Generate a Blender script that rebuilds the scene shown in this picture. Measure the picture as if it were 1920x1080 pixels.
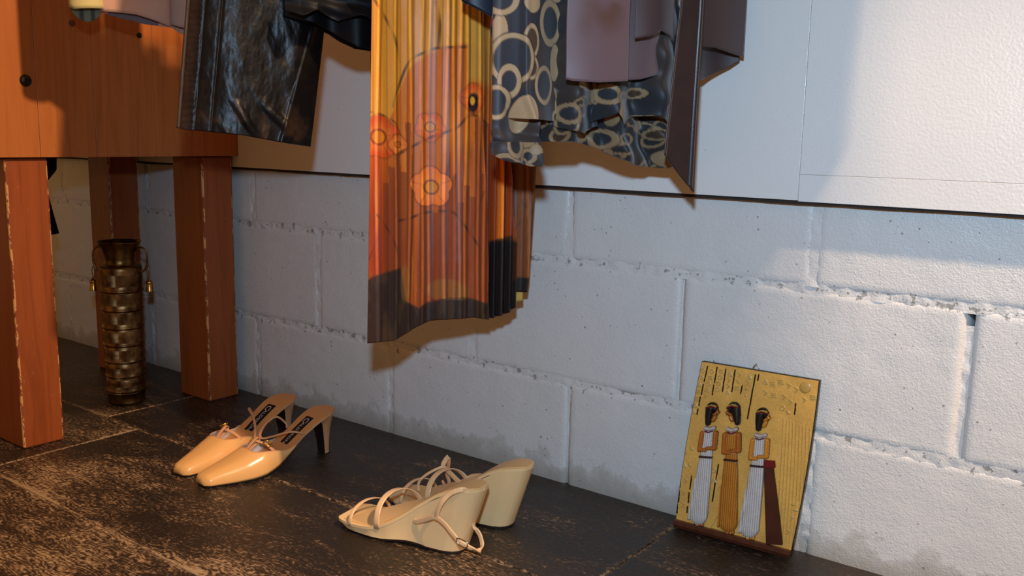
import bpy, bmesh, math, random
import numpy as np
from mathutils import Vector, Matrix, noise

for o in list(bpy.data.objects):
    bpy.data.objects.remove(o, do_unlink=True)
scn = bpy.context.scene
C = scn.collection
random.seed(4)
rng = np.random.default_rng(7)

# ------------------------------------------------------------------ camera
cam_d = bpy.data.cameras.new('camera'); cam = bpy.data.objects.new('camera', cam_d); C.objects.link(cam)
YAW, PITCH, ROLL = 0.6463885570317, 0.1643956698, 0.0203149389
CAM = Vector((0.6289515335, -1.2565093241, 0.5850793421))
fw = Vector((-math.sin(YAW)*math.cos(PITCH), math.cos(YAW)*math.cos(PITCH), -math.sin(PITCH)))
r0 = Vector((math.cos(YAW), math.sin(YAW), 0)); u0 = r0.cross(fw)
rt = r0*math.cos(ROLL) + u0*math.sin(ROLL); up = -r0*math.sin(ROLL) + u0*math.cos(ROLL)
M = Matrix((rt, up, -fw)).transposed().to_4x4(); M.translation = CAM
cam.matrix_world = M
cam_d.sensor_width = 36; cam_d.lens = 1732.33/1920*36; cam_d.clip_start = .02
scn.camera = cam
# ------------------------------------------------------------------ view
vs = scn.view_settings
vs.view_transform = 'Standard'; vs.look = 'None'; vs.gamma = 1; vs.use_curve_mapping = False; vs.exposure = 0.0
# ------------------------------------------------------------------ light
w = bpy.data.worlds.new('world'); scn.world = w; w.use_nodes = True
wb = w.node_tree.nodes['Background']; wb.inputs[0].default_value = (1.0, .52, .20, 1); wb.inputs[1].default_value = .30
def lamp(kind, name, loc, target, col, power, size):
    d = bpy.data.lights.new(name, kind); o = bpy.data.objects.new(name, d); C.objects.link(o)
    d.color = col; d.energy = power
    if kind == 'AREA': d.size = size
    else: d.shadow_soft_size = size
    o.location = loc
    o.rotation_euler = (Vector(target) - Vector(loc)).to_track_quat('-Z', 'Y').to_euler()
    return o, d
# the camera's own flash, just above the lens
flash_pos = CAM + up*.175 - rt*.015 - fw*.02
fo, fd = lamp('SPOT', 'camera_flash', flash_pos, (.02, -.05, .38), (.46, .72, 1.0), 55, .022)
fd.spot_size = math.radians(96); fd.spot_blend = 1.0
# warm ceiling spot of the shop, high at the right and close to the wall
so, sd = lamp('SPOT', 'ceiling_spot', (1.50, -.62, 2.25), (-.1, -.1, .3), (1.0, .70, .44), 335, .05)
sd.spot_size = math.radians(100); sd.spot_blend = .5

# ------------------------------------------------------------------ helpers
def s2l(c):
    return tuple(((v/255)/12.92 if v/255 <= .04045 else (((v/255)+.055)/1.055)**2.4) for v in c)
def tag(o, label=None, cat=None, group=None, kind=None):
    if label: o['label'] = label
    if cat: o['category'] = cat
    if group: o['group'] = group
    if kind: o['kind'] = kind
    return o
def empty(name, loc=(0, 0, 0), rz=0):
    o = bpy.data.objects.new(name, None); C.objects.link(o); o.location = loc; o.rotation_euler[2] = rz
    o.empty_display_size = .05
    return o
def mobj(name, verts, faces, mat, parent=None, smooth=True, cols=None, uvs=None):
    me = bpy.data.meshes.new(name)
    me.from_pydata([tuple(map(float, v)) for v in verts], [], faces)
    if smooth: me.polygons.foreach_set('use_smooth', [True]*len(me.polygons))
    if cols is not None:
        a = me.color_attributes.new('Col', 'FLOAT_COLOR', 'POINT')
        c = np.ones((len(verts), 4), dtype=np.float32); c[:, :3] = np.asarray(cols)
        a.data.foreach_set('color', c.ravel())
    me.materials.append(mat)
    me.update()
    o = bpy.data.objects.new(name, me); C.objects.link(o)
    if parent is not None: o.parent = parent
    return o
def bmobj(name, bm, mat, parent=None, smooth=False):
    me = bpy.data.meshes.new(name); bm.normal_update(); bm.to_mesh(me); bm.free()
    if smooth: me.polygons.foreach_set('use_smooth', [True]*len(me.polygons))
    me.materials.append(mat)
    o = bpy.data.objects.new(name, me); C.objects.link(o)
    if parent is not None: o.parent = parent
    return o
def add_box(bm, lo, hi, bev=0.0, seg=2):
    r = bmesh.ops.create_cube(bm, size=1)
    vs_ = r['verts']
    for v in vs_:
        v.co = Vector([lo[i] + (v.co[i]+.5)*(hi[i]-lo[i]) for i in range(3)])
    if bev > 0:
        es = list({e for v in vs_ for e in v.link_edges})
        bmesh.ops.bevel(bm, geom=es, offset=bev, segments=seg, affect='EDGES', profile=.5)
def box(name, lo, hi, mat, parent=None, bev=0.0, seg=2):
    bm = bmesh.new(); add_box(bm, lo, hi, bev, seg); return bmobj(name, bm, mat, parent)
def interp(x, pts):
    return float(np.interp(x, [p[0] for p in pts], [p[1] for p in pts]))
def smooth_pts(pts, n=8, closed=False):
    P = [Vector(p) for p in pts]; out = []; N = len(P)
    rngi = range(N if closed else N-1)
    for i in rngi:
        if closed: p0, p1, p2, p3 = P[(i-1) % N], P[i], P[(i+1) % N], P[(i+2) % N]
        else: p0, p1, p2, p3 = P[max(i-1, 0)], P[i], P[i+1], P[min(i+2, N-1)]
        for k in range(n):
            t = k/n
            out.append(.5*((2*p1) + (-p0+p2)*t + (2*p0-5*p1+4*p2-p3)*t*t + (-p0+3*p1-3*p2+p3)*t**3))
    if not closed: out.append(P[-1].copy())
    return out
def tube_data(pts, rad, seg=10, closed=False, flat=None, ref=Vector((0, 0, 1)), off=0):
    """sweep an ellipse (rad, flat) along pts; rad may be a function of 0..1"""
    V, F = [], []; n = len(pts)
    last = None
    for i, p in enumerate(pts):
        a = pts[(i-1) % n] if (closed or i > 0) else pts[i]
        b = pts[(i+1) % n] if (closed or i < n-1) else pts[i]
        t = (b-a).normalized()
        if callable(ref): rf = ref(i/(n-1))
        else: rf = ref
        side = t.cross(rf)
        if side.length < 1e-4: side = last if last is not None else t.orthogonal()
        side = side.normalized(); last = side
        nn = side.cross(t).normalized()
        r = rad(i/(n-1)) if callable(rad) else rad
        fl = r if flat is None else flat
        for k in range(seg):
            an = 2*math.pi*k/seg
            ca, sa = math.cos(an), math.sin(an)
            if flat is not None:
                ca = math.copysign(abs(ca)**.5, ca); sa = math.copysign(abs(sa)**.5, sa)
            V.append(p + side*(r*ca) + nn*(fl*sa))
    for i in range(n if closed else n-1):
        for k in range(seg):
            a = i*seg+k; b = i*seg+(k+1) % seg; c = ((i+1) % n)*seg+(k+1) % seg; d = ((i+1) % n)*seg+k
            F.append((off+a, off+b, off+c, off+d))
    if not closed:
        F.append(tuple(off+k for k in range(seg-1, -1, -1))); F.append(tuple(off+(n-1)*seg+k for k in range(seg)))
    return V, F
def tube(name, pts, rad, mat, parent=None, seg=10, closed=False, flat=None, ref=Vector((0, 0, 1)), n=8, sm=True):
    P = smooth_pts(pts, n, closed) if sm else [Vector(p) for p in pts]
    V, F = tube_data(P, rad, seg, closed, flat, ref)
    return mobj(name, V, F, mat, parent)
def lathe(name, prof, mat, parent=None, seg=48, loc=(0, 0, 0), cap=True):
    V, F = [], []
    for r, z in prof:
        for k in range(seg):
            a = 2*math.pi*k/seg; V.append((loc[0]+r*math.cos(a), loc[1]+r*math.sin(a), loc[2]+z))
    for i in range(len(prof)-1):
        for k in range(seg):
            F.append((i*seg+k, i*seg+(k+1) % seg, (i+1)*seg+(k+1) % seg, (i+1)*seg+k))
    if cap: F.append(tuple(range(seg-1, -1, -1)))
    return mobj(name, V, F, mat, parent)
def fbm(P, scale, oct=3, seed=0.0):
    """numpy value noise, P (...,3)"""
    out = 0; amp = 1; tot = 0
    for k in range(oct):
        Q = P*scale*(2**k) + seed + k*17.3
        i = np.floor(Q).astype(np.int64); f = Q-i; f = f*f*(3-2*f)
        def h(a, b, c):
            n = (a*73856093) ^ (b*19349663) ^ (c*83492791)
            n = (n ^ (n >> 13))*1274126177; n = n ^ (n >> 16)
            return (n & 0xffff)/65535.0
        x, y, z = i[..., 0], i[..., 1], i[..., 2]; fx, fy, fz = f[..., 0], f[..., 1], f[..., 2]
        v = 0
        for dx in (0, 1):
            for dy in (0, 1):
                for dz in (0, 1):
                    v = v + h(x+dx, y+dy, z+dz)*(fx if dx else 1-fx)*(fy if dy else 1-fy)*(fz if dz else 1-fz)
        out = out + v*amp; tot += amp; amp *= .5
    return out/tot
def sstep(a, b, x):
    t = np.clip((x-a)/(b-a), 0, 1); return t*t*(3-2*t)

# ------------------------------------------------------------------ material tools
class MT:
    def __init__(s, name):
        s.m = bpy.data.materials.new(name); s.m.use_nodes = True; s.t = s.m.node_tree; s.N = s.t.nodes; s.L = s.t.links
        s.b = s.N['Principled BSDF']
    def n(s, typ, **kw):
        x = s.N.new('ShaderNode'+typ)
        for k, v in kw.items():
            if k.startswith('i_'):
                key = k[2:]; key = int(key) if key.isdigit() else key
                if hasattr(v, 'is_linked') or isinstance(v, bpy.types.NodeSocket): s.L.new(v, x.inputs[key])
                else: x.inputs[key].default_value = v
            else: setattr(x, k, v)
        return x
    def math(s, op, a, b=0.0, c=None, clamp=False):
        x = s.N.new('ShaderNodeMath'); x.operation = op; x.use_clamp = clamp
        for i, v in enumerate((a, b) if c is None else (a, b, c)):
            if isinstance(v, bpy.types.NodeSocket): s.L.new(v, x.inputs[i])
            else: x.inputs[i].default_value = v
        return x.outputs[0]
    def ramp(s, fac, stops):
        x = s.N.new('ShaderNodeValToRGB'); s.L.new(fac, x.inputs[0])
        e = x.color_ramp.elements
        while len(e) > 1: e.remove(e[-1])
        for i, (p, c) in enumerate(stops):
            el = e[0] if i == 0 else e.new(p)
            el.position = p; el.color = (*c, 1) if len(c) == 3 else c
        return x.outputs[0]
    def noise(s, vec, scale, detail=3, rough=.5, dist=0.0):
        x = s.n('TexNoise'); x.inputs['Scale'].default_value = scale; x.inputs['Detail'].default_value = detail
        x.inputs['Roughness'].default_value = rough; x.inputs['Distortion'].default_value = dist
        if vec is not None: s.L.new(vec, x.inputs['Vector'])
        return x.outputs['Fac']
    def mix(s, fac, a, b, mode='MIX'):
        x = s.N.new('ShaderNodeMix'); x.data_type = 'RGBA'; x.blend_type = mode
        for i, v in ((0, fac), (6, a), (7, b)):
            if isinstance(v, bpy.types.NodeSocket): s.L.new(v, x.inputs[i])
            else: x.inputs[i].default_value = v if i == 0 else ((*v, 1) if len(v) == 3 else v)
        return x.outputs[2]
    def coord(s, which='Object', scale=(1, 1, 1)):
        tc = s.n('TexCoord'); mp = s.n('Mapping'); s.L.new(tc.outputs[which], mp.inputs[0]); mp.inputs['Scale'].default_value = scale
        return mp.outputs[0]
    def bump(s, h, strength, dist=.001, prev=None):
        x = s.n('Bump'); x.inputs['Strength'].default_value = strength; x.inputs['Distance'].default_value = dist
        s.L.new(h, x.inputs['Height'])
        if prev is not None: s.L.new(prev, x.inputs['Normal'])
        return x.outputs[0]
    def out(s, color=None, rough=None, normal=None, metal=None, spec=None, **kw):
        b = s.b
        def put(k, v):
            if v is None: return
            if isinstance(v, bpy.types.NodeSocket): s.L.new(v, b.inputs[k])
            else: b.inputs[k].default_value = (*v, 1) if isinstance(v, tuple) and len(v) == 3 else v
        put('Base Color', color); put('Roughness', rough); put('Normal', normal); put('Metallic', metal); put('Specular IOR Level', spec)
        for k, v in kw.items(): put(k, v)
        return s.m

def m_plain(name, rgb, rough=.5, metal=0.0, spec=.5, nscale=60, nstr=.15, var=.12, **kw):
    t = MT(name); v = t.coord(); n = t.noise(v, nscale, 4)
    c = s2l(rgb)
    col = t.mix(n, tuple(x*(1-var) for x in c), tuple(min(1, x*(1+var)) for x in c))
    return t.out(col, rough, t.bump(t.noise(v, nscale*6, 3), nstr, .0006), metal, spec, **kw)

# painted concrete block wall
def m_block():
    t = MT('painted_concrete'); tc = t.n('NewGeometry'); pos = tc.outputs['Position']
    base = s2l((214, 211, 206))
    n1 = t.noise(pos, 9, 4); col = t.mix(n1, tuple(x*.90 for x in base), tuple(min(1, x*1.04) for x in base))
    sep = t.n('SeparateXYZ'); t.L.new(pos, sep.inputs[0]); z = sep.outputs[2]
    # distance to the course joints
    d1 = t.math('ABSOLUTE', t.math('SUBTRACT', z, .1785)); d2 = t.math('ABSOLUTE', t.math('SUBTRACT', z, .383))
    dj = t.math('MINIMUM', d1, d2)
    near = t.math('SUBTRACT', 1, t.math('DIVIDE', dj, .022), clamp=True)
    # bare cement where the paint missed
    p = t.noise(pos, 62, 4, .65); pp = t.noise(pos, 7, 2)
    th = t.math('MULTIPLY_ADD', near, -.155, .722); th = t.math('MULTIPLY_ADD', pp, -.06, t.math('ADD', th, .035))
    pit = t.math('GREATER_THAN', p, th)
    # pinholes
    vo = t.n('TexVoronoi'); t.L.new(pos, vo.inputs['Vector']); vo.inputs['Scale'].default_value = 75
    hole = t.math('LESS_THAN', vo.outputs['Distance'], t.math('MULTIPLY_ADD', t.noise(pos, 22, 2), .46, -.172))
    pitall = t.math('MAXIMUM', pit, hole)
    col = t.mix(t.math('MULTIPLY', pitall, .72), col, s2l((118, 115, 108)))
    # grime rising from the floor
    g = t.math('MULTIPLY_ADD', t.noise(pos, 22, 4, .65), .13, -.022)
    gr = t.math('SUBTRACT', 1, t.math('DIVIDE', z, t.math('MAXIMUM', g, .004)), clamp=True)
    gr = t.math('MULTIPLY', t.math('POWER', gr, .55), .62)
    col = t.mix(gr, col, s2l((128, 118, 96)))
    b1 = t.bump(t.noise(pos, 420, 2, .5), .5, .0012)
    b2 = t.bump(t.noise(pos, 150, 3, .65), .42, .0018, b1)
    b3 = t.bump(t.math('SUBTRACT', 1, pitall), .8, .0015, b2)
    return t.out(col, .36, b3, spec=.5)
def m_board():
    t = MT('painted_board'); pos = t.n('NewGeometry').outputs['Position']
    base = s2l((222, 219, 214))
    col = t.mix(t.noise(pos, 6, 3), tuple(x*.95 for x in base), tuple(min(1, x*1.02) for x in base))
    vo = t.n('TexVoronoi'); t.L.new(pos, vo.inputs['Vector']); vo.inputs['Scale'].default_value = 34
    hole = t.math('LESS_THAN', vo.outputs['Distance'], t.math('MULTIPLY_ADD', t.noise(pos, 15, 2), .30, -.145))
    col = t.mix(t.math('MULTIPLY', hole, .45), col, s2l((150, 138, 124)))
    b1 = t.bump(t.noise(pos, 260, 2), .32, .0012)
    return t.out(col, .27, t.bump(t.noise(pos, 30, 2), .1, .003, b1), spec=.5)
def m_floor():
    t = MT('worn_dark_boards'); uv = t.n('UVMap').outputs[0]; pos = t.n('NewGeometry').outputs['Position']
    oi = t.n('ObjectInfo').outputs['Random']
    off = t.n('CombineXYZ'); t.L.new(t.math('MULTIPLY', oi, 7.0), off.inputs[1]); t.L.new(t.math('MULTIPLY', oi, 3.0), off.inputs[0])
    va = t.n('VectorMath', operation='ADD'); t.L.new(pos, va.inputs[0]); t.L.new(off.outputs[0], va.inputs[1]); P = va.outputs[0]
    mp = t.n('Mapping'); t.L.new(P, mp.inputs[0]); mp.inputs['Scale'].default_value = (1.0, 2.4, 1.0); PS = mp.outputs[0]
    # bands of figure along the board, strongly distorted like plywood / sawn grain
    wv = t.n('TexWave', wave_type='BANDS', bands_direction='Y'); t.L.new(mp.outputs[0], wv.inputs['Vector'])
    wv.inputs['Scale'].default_value = 20; wv.inputs['Distortion'].default_value = 22; wv.inputs['Detail'].default_value = 3; wv.inputs['Detail Scale'].default_value = 1.0
    scratch = t.noise(P, 150, 5, .72); patch = t.noise(PS, 6.5, 5, .65, 1.2); broad = t.noise(P, 3.4, 3)
    # closeness to the board's edge from its UVs (U, V in metres from the edges)
    sp = t.n('SeparateXYZ'); t.L.new(uv, sp.inputs[0])
    edge = t.math('MINIMUM', sp.outputs[0], sp.outputs[1])
    ew = t.math('MULTIPLY_ADD', t.noise(P, 30, 3), .020, -.003)
    em = t.math('SUBTRACT', 1, t.math('DIVIDE', edge, t.math('MAXIMUM', ew, .0008)), clamp=True)
    wear = t.math('MULTIPLY_ADD', t.math('SUBTRACT', patch, .5), 2.2, t.math('MULTIPLY', t.math('SUBTRACT', scratch, .5), 3.0))
    wear = t.math('ADD', wear, t.math('MULTIPLY', t.math('SUBTRACT', wv.outputs['Fac'], .5), .55))
    wear = t.math('ADD', wear, t.math('MULTIPLY', t.math('SUBTRACT', broad, .54), 2.4))
    # the strip by the wall is hardly walked on
    yy = t.n('SeparateXYZ'); t.L.new(pos, yy.inputs[0])
    away = t.math('MULTIPLY', t.math('SUBTRACT', -.05, yy.outputs[1]), 2.1, clamp=True)
    wear = t.math('ADD', wear, t.math('MULTIPLY_ADD', away, .44, -.13))
    wear = t.math('ADD', wear, t.math('MULTIPLY', em, .75))
    c = t.ramp(wear, [(0.0, s2l((42, 33, 26))), (.18, s2l((60, 46, 35))), (.42, s2l((84, 62, 45))), (.75, s2l((138, 108, 78))), (1, s2l((168, 138, 104)))])
    b = t.bump(wear, .35, .0012); b = t.bump(scratch, .4, .0008, b)
    rg = t.math('MULTIPLY_ADD', wear, .25, .36, clamp=True)
    return t.out(c, rg, b, spec=.42)
def m_wood(name, rgb, axis=2, rough=.42, dark=.55):
    t = MT(name); sc = [26, 26, 26]; sc[axis] = 1.6
    v = t.coord('Object', tuple(sc)); v2 = t.coord('Object', (4, 4, 4))
    c = s2l(rgb)
    g = t.noise(v, 2.0, 5, .6, 1.2); big = t.noise(t.coord('Object', tuple(2.2 if i != axis else .5 for i in range(3))), 2, 3)
    f = t.math('MULTIPLY_ADD', g, .65, t.math('MULTIPLY', big, .35))
    col = t.ramp(f, [(.25, tuple(x*dark for x in c)), (.5, c), (.75, (min(1, c[0]*1.18), c[1]*1.28, c[2]*1.35))])
    kn = t.n('TexVoronoi'); t.L.new(t.coord('Object', (7, 7, 4)), kn.inputs['Vector']); kn.inputs['Scale'].default_value = 1.6
    km = t.math('SUBTRACT', 1, t.math('DIVIDE', kn.outputs['Distance'], .07), clamp=True)
    col = t.mix(t.math('MULTIPLY', km, .8), col, tuple(x*.16 for x in c))
    sx = t.noise(t.coord('Object', (60, 60, 30)), 2, 4, .7)
    sm = t.math('GREATER_THAN', sx, .71)
    col = t.mix(t.math('MULTIPLY', sm, .35), col, s2l((205, 150, 90)))
    return t.out(col, rough, t.bump(g, .12, .001), spec=.4)
def m_cols(name, rough=.5, sheen=0.0, spec=.4, weave=900, wstr=.2, metal=0.0, aniso=None, mul=1.0):
    t = MT(name); a = t.n('VertexColor', layer_name='Col')
    v = t.coord('Object', (1, 1, 1))
    col = a.outputs[0]
    n = t.noise(v, weave, 2)
    col = t.mix(t.math('MULTIPLY', n, .35), col, (0, 0, 0))
    kw = {}
    if sheen: kw['Sheen Weight'] = sheen
    return t.out(col, rough, t.bump(n, wstr, .0006), metal, spec, **kw)

def m_worn():
    t = MT('worn_pine_edge'); v = t.coord('Object', (1, 1, 1))
    n = t.math('GREATER_THAN', t.noise(t.coord('Object', (60, 60, 22)), 1.6, 4, .7), .50)
    c = t.mix(n, s2l((130, 62, 30)), s2l((206, 150, 92)))
    return t.out(c, .55, t.bump(t.noise(v, 200, 3), .4, .001))
MAT = dict(
    block=m_block(), board=m_board(), floor=m_floor(),
    void=m_plain('dark_gap', (16, 13, 11), .9),
    box=m_wood('orange_pine', (172, 98, 46), 2, .40, .6),
    leg=m_wood('red_brown_pine', (146, 72, 30), 2, .42, .42), worn=m_worn(),
    bolt=m_plain('dark_bolt', (44, 34, 30), .4, .6),
    plug=m_plain('wood_plug', (92, 40, 18), .5),
)

# ================================================================== SETTING
# ---- wall: concrete blocks, mortar, and the painted board above
wall = empty('wall_back'); tag(wall, kind='structure')
Z2, Z1, ZB = .1785, .383, .5035
GAP = .0018
def wall_noise(X, Z, s):
    P = np.stack([X, Z, np.full_like(X, s)], -1); return P
def block_mesh(x0, x1, z0, z1, seed):
    dx = .0065
    nx = max(6, int((x1-x0)/dx)); nz = max(6, int((z1-z0)/dx))
    xs = np.linspace(x0, x1, nx+1); zs = np.linspace(z0, z1, nz+1)
    X, Z = np.meshgrid(xs, zs)
    P = wall_noise(X, Z, seed)
    e = np.minimum(np.minimum(X-x0, x1-X), np.minimum(Z-z0, z1-Z))
    rad = .0016 + .0080*fbm(P, 42, 3, 3.1)**3*2
    y = .0030*(1-sstep(0, 1, e/rad)) + .0014*(fbm(P, 55, 4, 9.)-.5) + .0010*(fbm(P, 14, 2, 2.)-.5)
    wob = .0025*(fbm(P, 60, 2, 5.)-.5)*(e < .004)
    V = np.stack([X+wob, y, Z+wob], -1).reshape(-1, 3)
    F = []
    W = nx+1
    for j in range(nz):
        for i in range(nx):
            F.append((j*W+i, j*W+i+1, (j+1)*W+i+1, (j+1)*W+i))
    rim = [i for i in range(W)] + [j*W+nx for j in range(1, nz+1)] + [nz*W+i for i in range(nx-1, -1, -1)] + [j*W for j in range(nz-1, 0, -1)]
    base = len(V); R = V[rim].copy(); R[:, 1] = .06
    V = np.vstack([V, R]); n = len(rim)
    for k in range(n):
        F.append((rim[k], base+k, base+(k+1) % n, rim[(k+1) % n]))
    return V, F
rows = [(-.02, Z2, [-3.05, -2.645, -2.24, -1.834, -1.427, -1.020, -.6115, -.196, .215, .607, 1.01, 1.42]),
        (Z2, Z1, [-3.26, -2.85, -2.44, -2.04, -1.63, -1.224, -.818, -.405, .0045, .4035, .812, 1.22, 1.6]),
        (Z1, .60, [-3.05, -2.645, -2.24, -1.834, -1.427, -1.025, -.615, -.203, .200, .607, 1.01, 1.42])]
k = 0
for z0, z1, xs in rows:
    for a, b in zip(xs[:-1], xs[1:]):
        k += 1
        ga = gb = GAP
        if abs(b-.4035) < 1e-4: gb = .0055
        if abs(a-.4035) < 1e-4: ga = .0045
        V, F = block_mesh(a+ga, b-gb, z0+GAP*.8, z1-GAP*.8, k*1.7)
        mobj('block', V, F, MAT['block'], wall)
# mortar, crumbly, with one open hole
def mortar(xa, xb, za, zb, seed, depth=.0022, rough=.006):
    d = .004; nx = max(2, int((xb-xa)/d)); nz = max(2, int((zb-za)/d))
    X, Z = np.meshgrid(np.linspace(xa, xb, nx+1), np.linspace(za, zb, nz+1))
    P = wall_noise(X, Z, seed)
    y = depth + rough*(fbm(P, 70, 3, 1.)-.42) + .003*(fbm(P, 9, 2, 6.)-.5)
    V = np.stack([X, y, Z], -1).reshape(-1, 3); W = nx+1
    return V, [(j*W+i, j*W+i+1, (j+1)*W+i+1, (j+1)*W+i) for j in range(nz) for i in range(nx)]
MV, MF = [], []
def addm(V, F):
    b = sum(len(v) for v in MV); MV.append(V); MF.extend([tuple(i+b for i in f) for f in F])
for zz in (Z2, Z1): addm(*mortar(-3.0, 1.4, zz-.008, zz+.008, zz*9, .0004))
for z0, z1, xs in rows:
    for x in xs[1:-1]:
        top = z1-.004; 
        if abs(x-.4035) < 1e-4: top = z1-.024
        dep = .0040 if (abs(x-.0045) < 1e-3 or abs(x+.196) < 1e-3 or abs(x-.4035) < 1e-3) else .0004
        addm(*mortar(x-.009, x+.009, z0+.003, top, x*5+z0, dep, .006))
mobj('mortar', np.vstack(MV), MF, MAT['block'], wall)['kind'] = 'stuff'
box('wall_core', (-3.2, .062, -.05), (1.6, .10, 2.6), MAT['void'], wall)
# board: two sheets with an added shade strip below them
def board(name, xa, xb, za, zb, y):
    bm = bmesh.new(); add_box(bm, (xa, y, za), (xb, .03, zb), .0005, 2)
    return bmobj(name, bm, MAT['board'], wall)
board('wall_panel', -3.1, .1797, ZB+.0015, 2.5, -.0233)
board('wall_panel', .1801, 1.5, .5402, 2.5, -.0227)
board('edge_strip', .1801, 1.5, ZB+.0002, .5400, -.0228)

# added dark strip, painted shadow line under the board's lower edge
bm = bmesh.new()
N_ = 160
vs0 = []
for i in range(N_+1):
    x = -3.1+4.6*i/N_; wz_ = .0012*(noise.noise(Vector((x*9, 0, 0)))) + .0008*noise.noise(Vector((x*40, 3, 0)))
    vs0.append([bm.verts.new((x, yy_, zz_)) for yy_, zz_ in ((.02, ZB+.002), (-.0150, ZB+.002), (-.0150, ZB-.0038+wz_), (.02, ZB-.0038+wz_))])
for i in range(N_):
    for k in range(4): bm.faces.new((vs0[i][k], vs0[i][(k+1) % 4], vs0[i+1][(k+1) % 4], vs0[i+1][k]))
tr = bmobj('shade_strip_1', bm, m_plain('painted_shadow', (40, 28, 20), .8), None); tag(tr, kind='structure')

# ---- floor boards
floor = empty('floor'); tag(floor, kind='structure')
box('subfloor', (-3.2, -2.9, -.06), (1.6, .06, -.020), MAT['void'], floor)
def plank(x0, x1, y0, y1, tilt=0.0):
    g = .0009
    bm = bmesh.new(); add_box(bm, (x0+g, y0+g, -.022), (x1-g, y1-g, 0), .0016, 2)
    uvl = bm.loops.layers.uv.new('UVMap')
    for f in bm.faces:
        for l in f.loops: pass
    # subdivide the top a little so that edge distances interpolate well
    bmesh.ops.bisect_plane(bm, geom=bm.verts[:]+bm.edges[:]+bm.faces[:], plane_co=((x0+x1)/2, 0, 0), plane_no=(1, 0, 0))
    bmesh.ops.bisect_plane(bm, geom=bm.verts[:]+bm.edges[:]+bm.faces[:], plane_co=(0, (y0+y1)/2, 0), plane_no=(0, 1, 0))
    for f in bm.faces:
        for l in f.loops:
            c = l.vert.co
            l[uvl].uv = (min(c.x-x0, x1-c.x), min(c.y-y0, y1-c.y))
    o = bmobj('floorboard', bm, MAT['floor'], floor)
    o.location.z = tilt
    return o
frows = [(-.302, .012, [-3.1, -2.26, -1.12, .030, .92, 1.55]), (-.588, -.302, [-3.1, -1.98, -1.005, .33, 1.55]),
         (-.875, -.588, [-3.1, -2.4, -1.2, .02, 1.55]), (-1.16, -.875, [-3.1, -1.7, -.5, .7, 1.55]), (-1.45, -1.16, [-3.1, -2., -.8, .4, 1.55]),
         (-1.74, -1.45, [-3.1, -1.5, -.3, .9, 1.55]), (-2.03, -1.74, [-3.1, -1.0, .5, 1.55]), (-2.85, -2.03, [-3.1, -1.0, .5, 1.55])]
for j, (y0, y1, xs) in enumerate(frows):
    for i, (a, b) in enumerate(zip(xs[:-1], xs[1:])):
        plank(a, b, y0, y1, -.0004*((i*3+j*2) % 3))

# ================================================================== TABLE
tb = empty('work_table', (-1.28, -.27, 0))
tag(tb, 'heavy orange pine work table on thick square legs, beside the brass vase', 'table')
def tpart(name, lo, hi, mat, bev, parent=None):
    o = box(name, tuple(Vector(lo)-tb.location), tuple(Vector(hi)-tb.location), mat, parent or tb, bev, 2); return o
tpart('leg', (-1.158, -.501, 0), (-1.050, -.426, .527), MAT['leg'], .0035)
tpart('leg', (-1.163, -.103, 0), (-1.056, -.029, .527), MAT['leg'], .0035)
tpart('leg', (-1.512, -.103, 0), (-1.420, -.030, .527), MAT['leg'], .0035)
tpart('leg', (-1.512, -.501, 0), (-1.420, -.426, .527), MAT['leg'], .0035)
for o in list(tb.children):
    o.data.materials.append(MAT['worn'])
    for p in o.data.polygons:
        if p.area < .527*.004 and abs(p.normal.z) < .2 and min(abs(p.normal.x), abs(p.normal.y)) > .12: p.material_index = 1
ye = [-.585, -.442, -.338, -.215, -.105, -.0245]
for i in range(5):
    tpart('end_board', (-1.085, ye[i]+.0002, .5285), (-1.040, ye[i+1]-.0002, 1.02), MAT['box'], .0008)
tpart('side_board', (-1.60, -.585, .5285), (-1.0852, -.560, 1.02), MAT['box'], .0015)
tpart('side_board', (-1.60, -.045, .5285), (-1.0852, -.0245, 1.02), MAT['box'], .0015)
tpart('bottom_board', (-1.60, -.5595, .530), (-1.0853, -.0455, .548), MAT['leg'], .001)
tpart('table_top', (-1.63, -.60, 1.0205), (-1.03, -.0245, 1.05), MAT['box'], .003)
for (y, z, r, mt, pr) in ((-.4605, .661, .0105, 'bolt', .006), (-.372, .7665, .0065, 'plug', .0006), (-.2415, .758, .0060, 'bolt', .0006)):
    V, F = [], []
    seg = 20
    for a in range(6):
        rr = r*math.cos(a/5*math.pi/2*.98); xx = -1.0402 + pr*math.sin(a/5*math.pi/2)
        for kk in range(seg):
            an = 2*math.pi*kk/seg; V.append((xx+1.28, y+rr*math.cos(an)+.27, z+rr*math.sin(an)))
    for a in range(5):
        for kk in range(seg): F.append((a*seg+kk, a*seg+(kk+1) % seg, (a+1)*seg+(kk+1) % seg, (a+1)*seg+kk))
    F.append(tuple(5*seg+kk for kk in range(seg)))
    mobj('bolt_head' if pr > .001 else 'dowel_plug', V, F, MAT[mt], tb)
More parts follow.
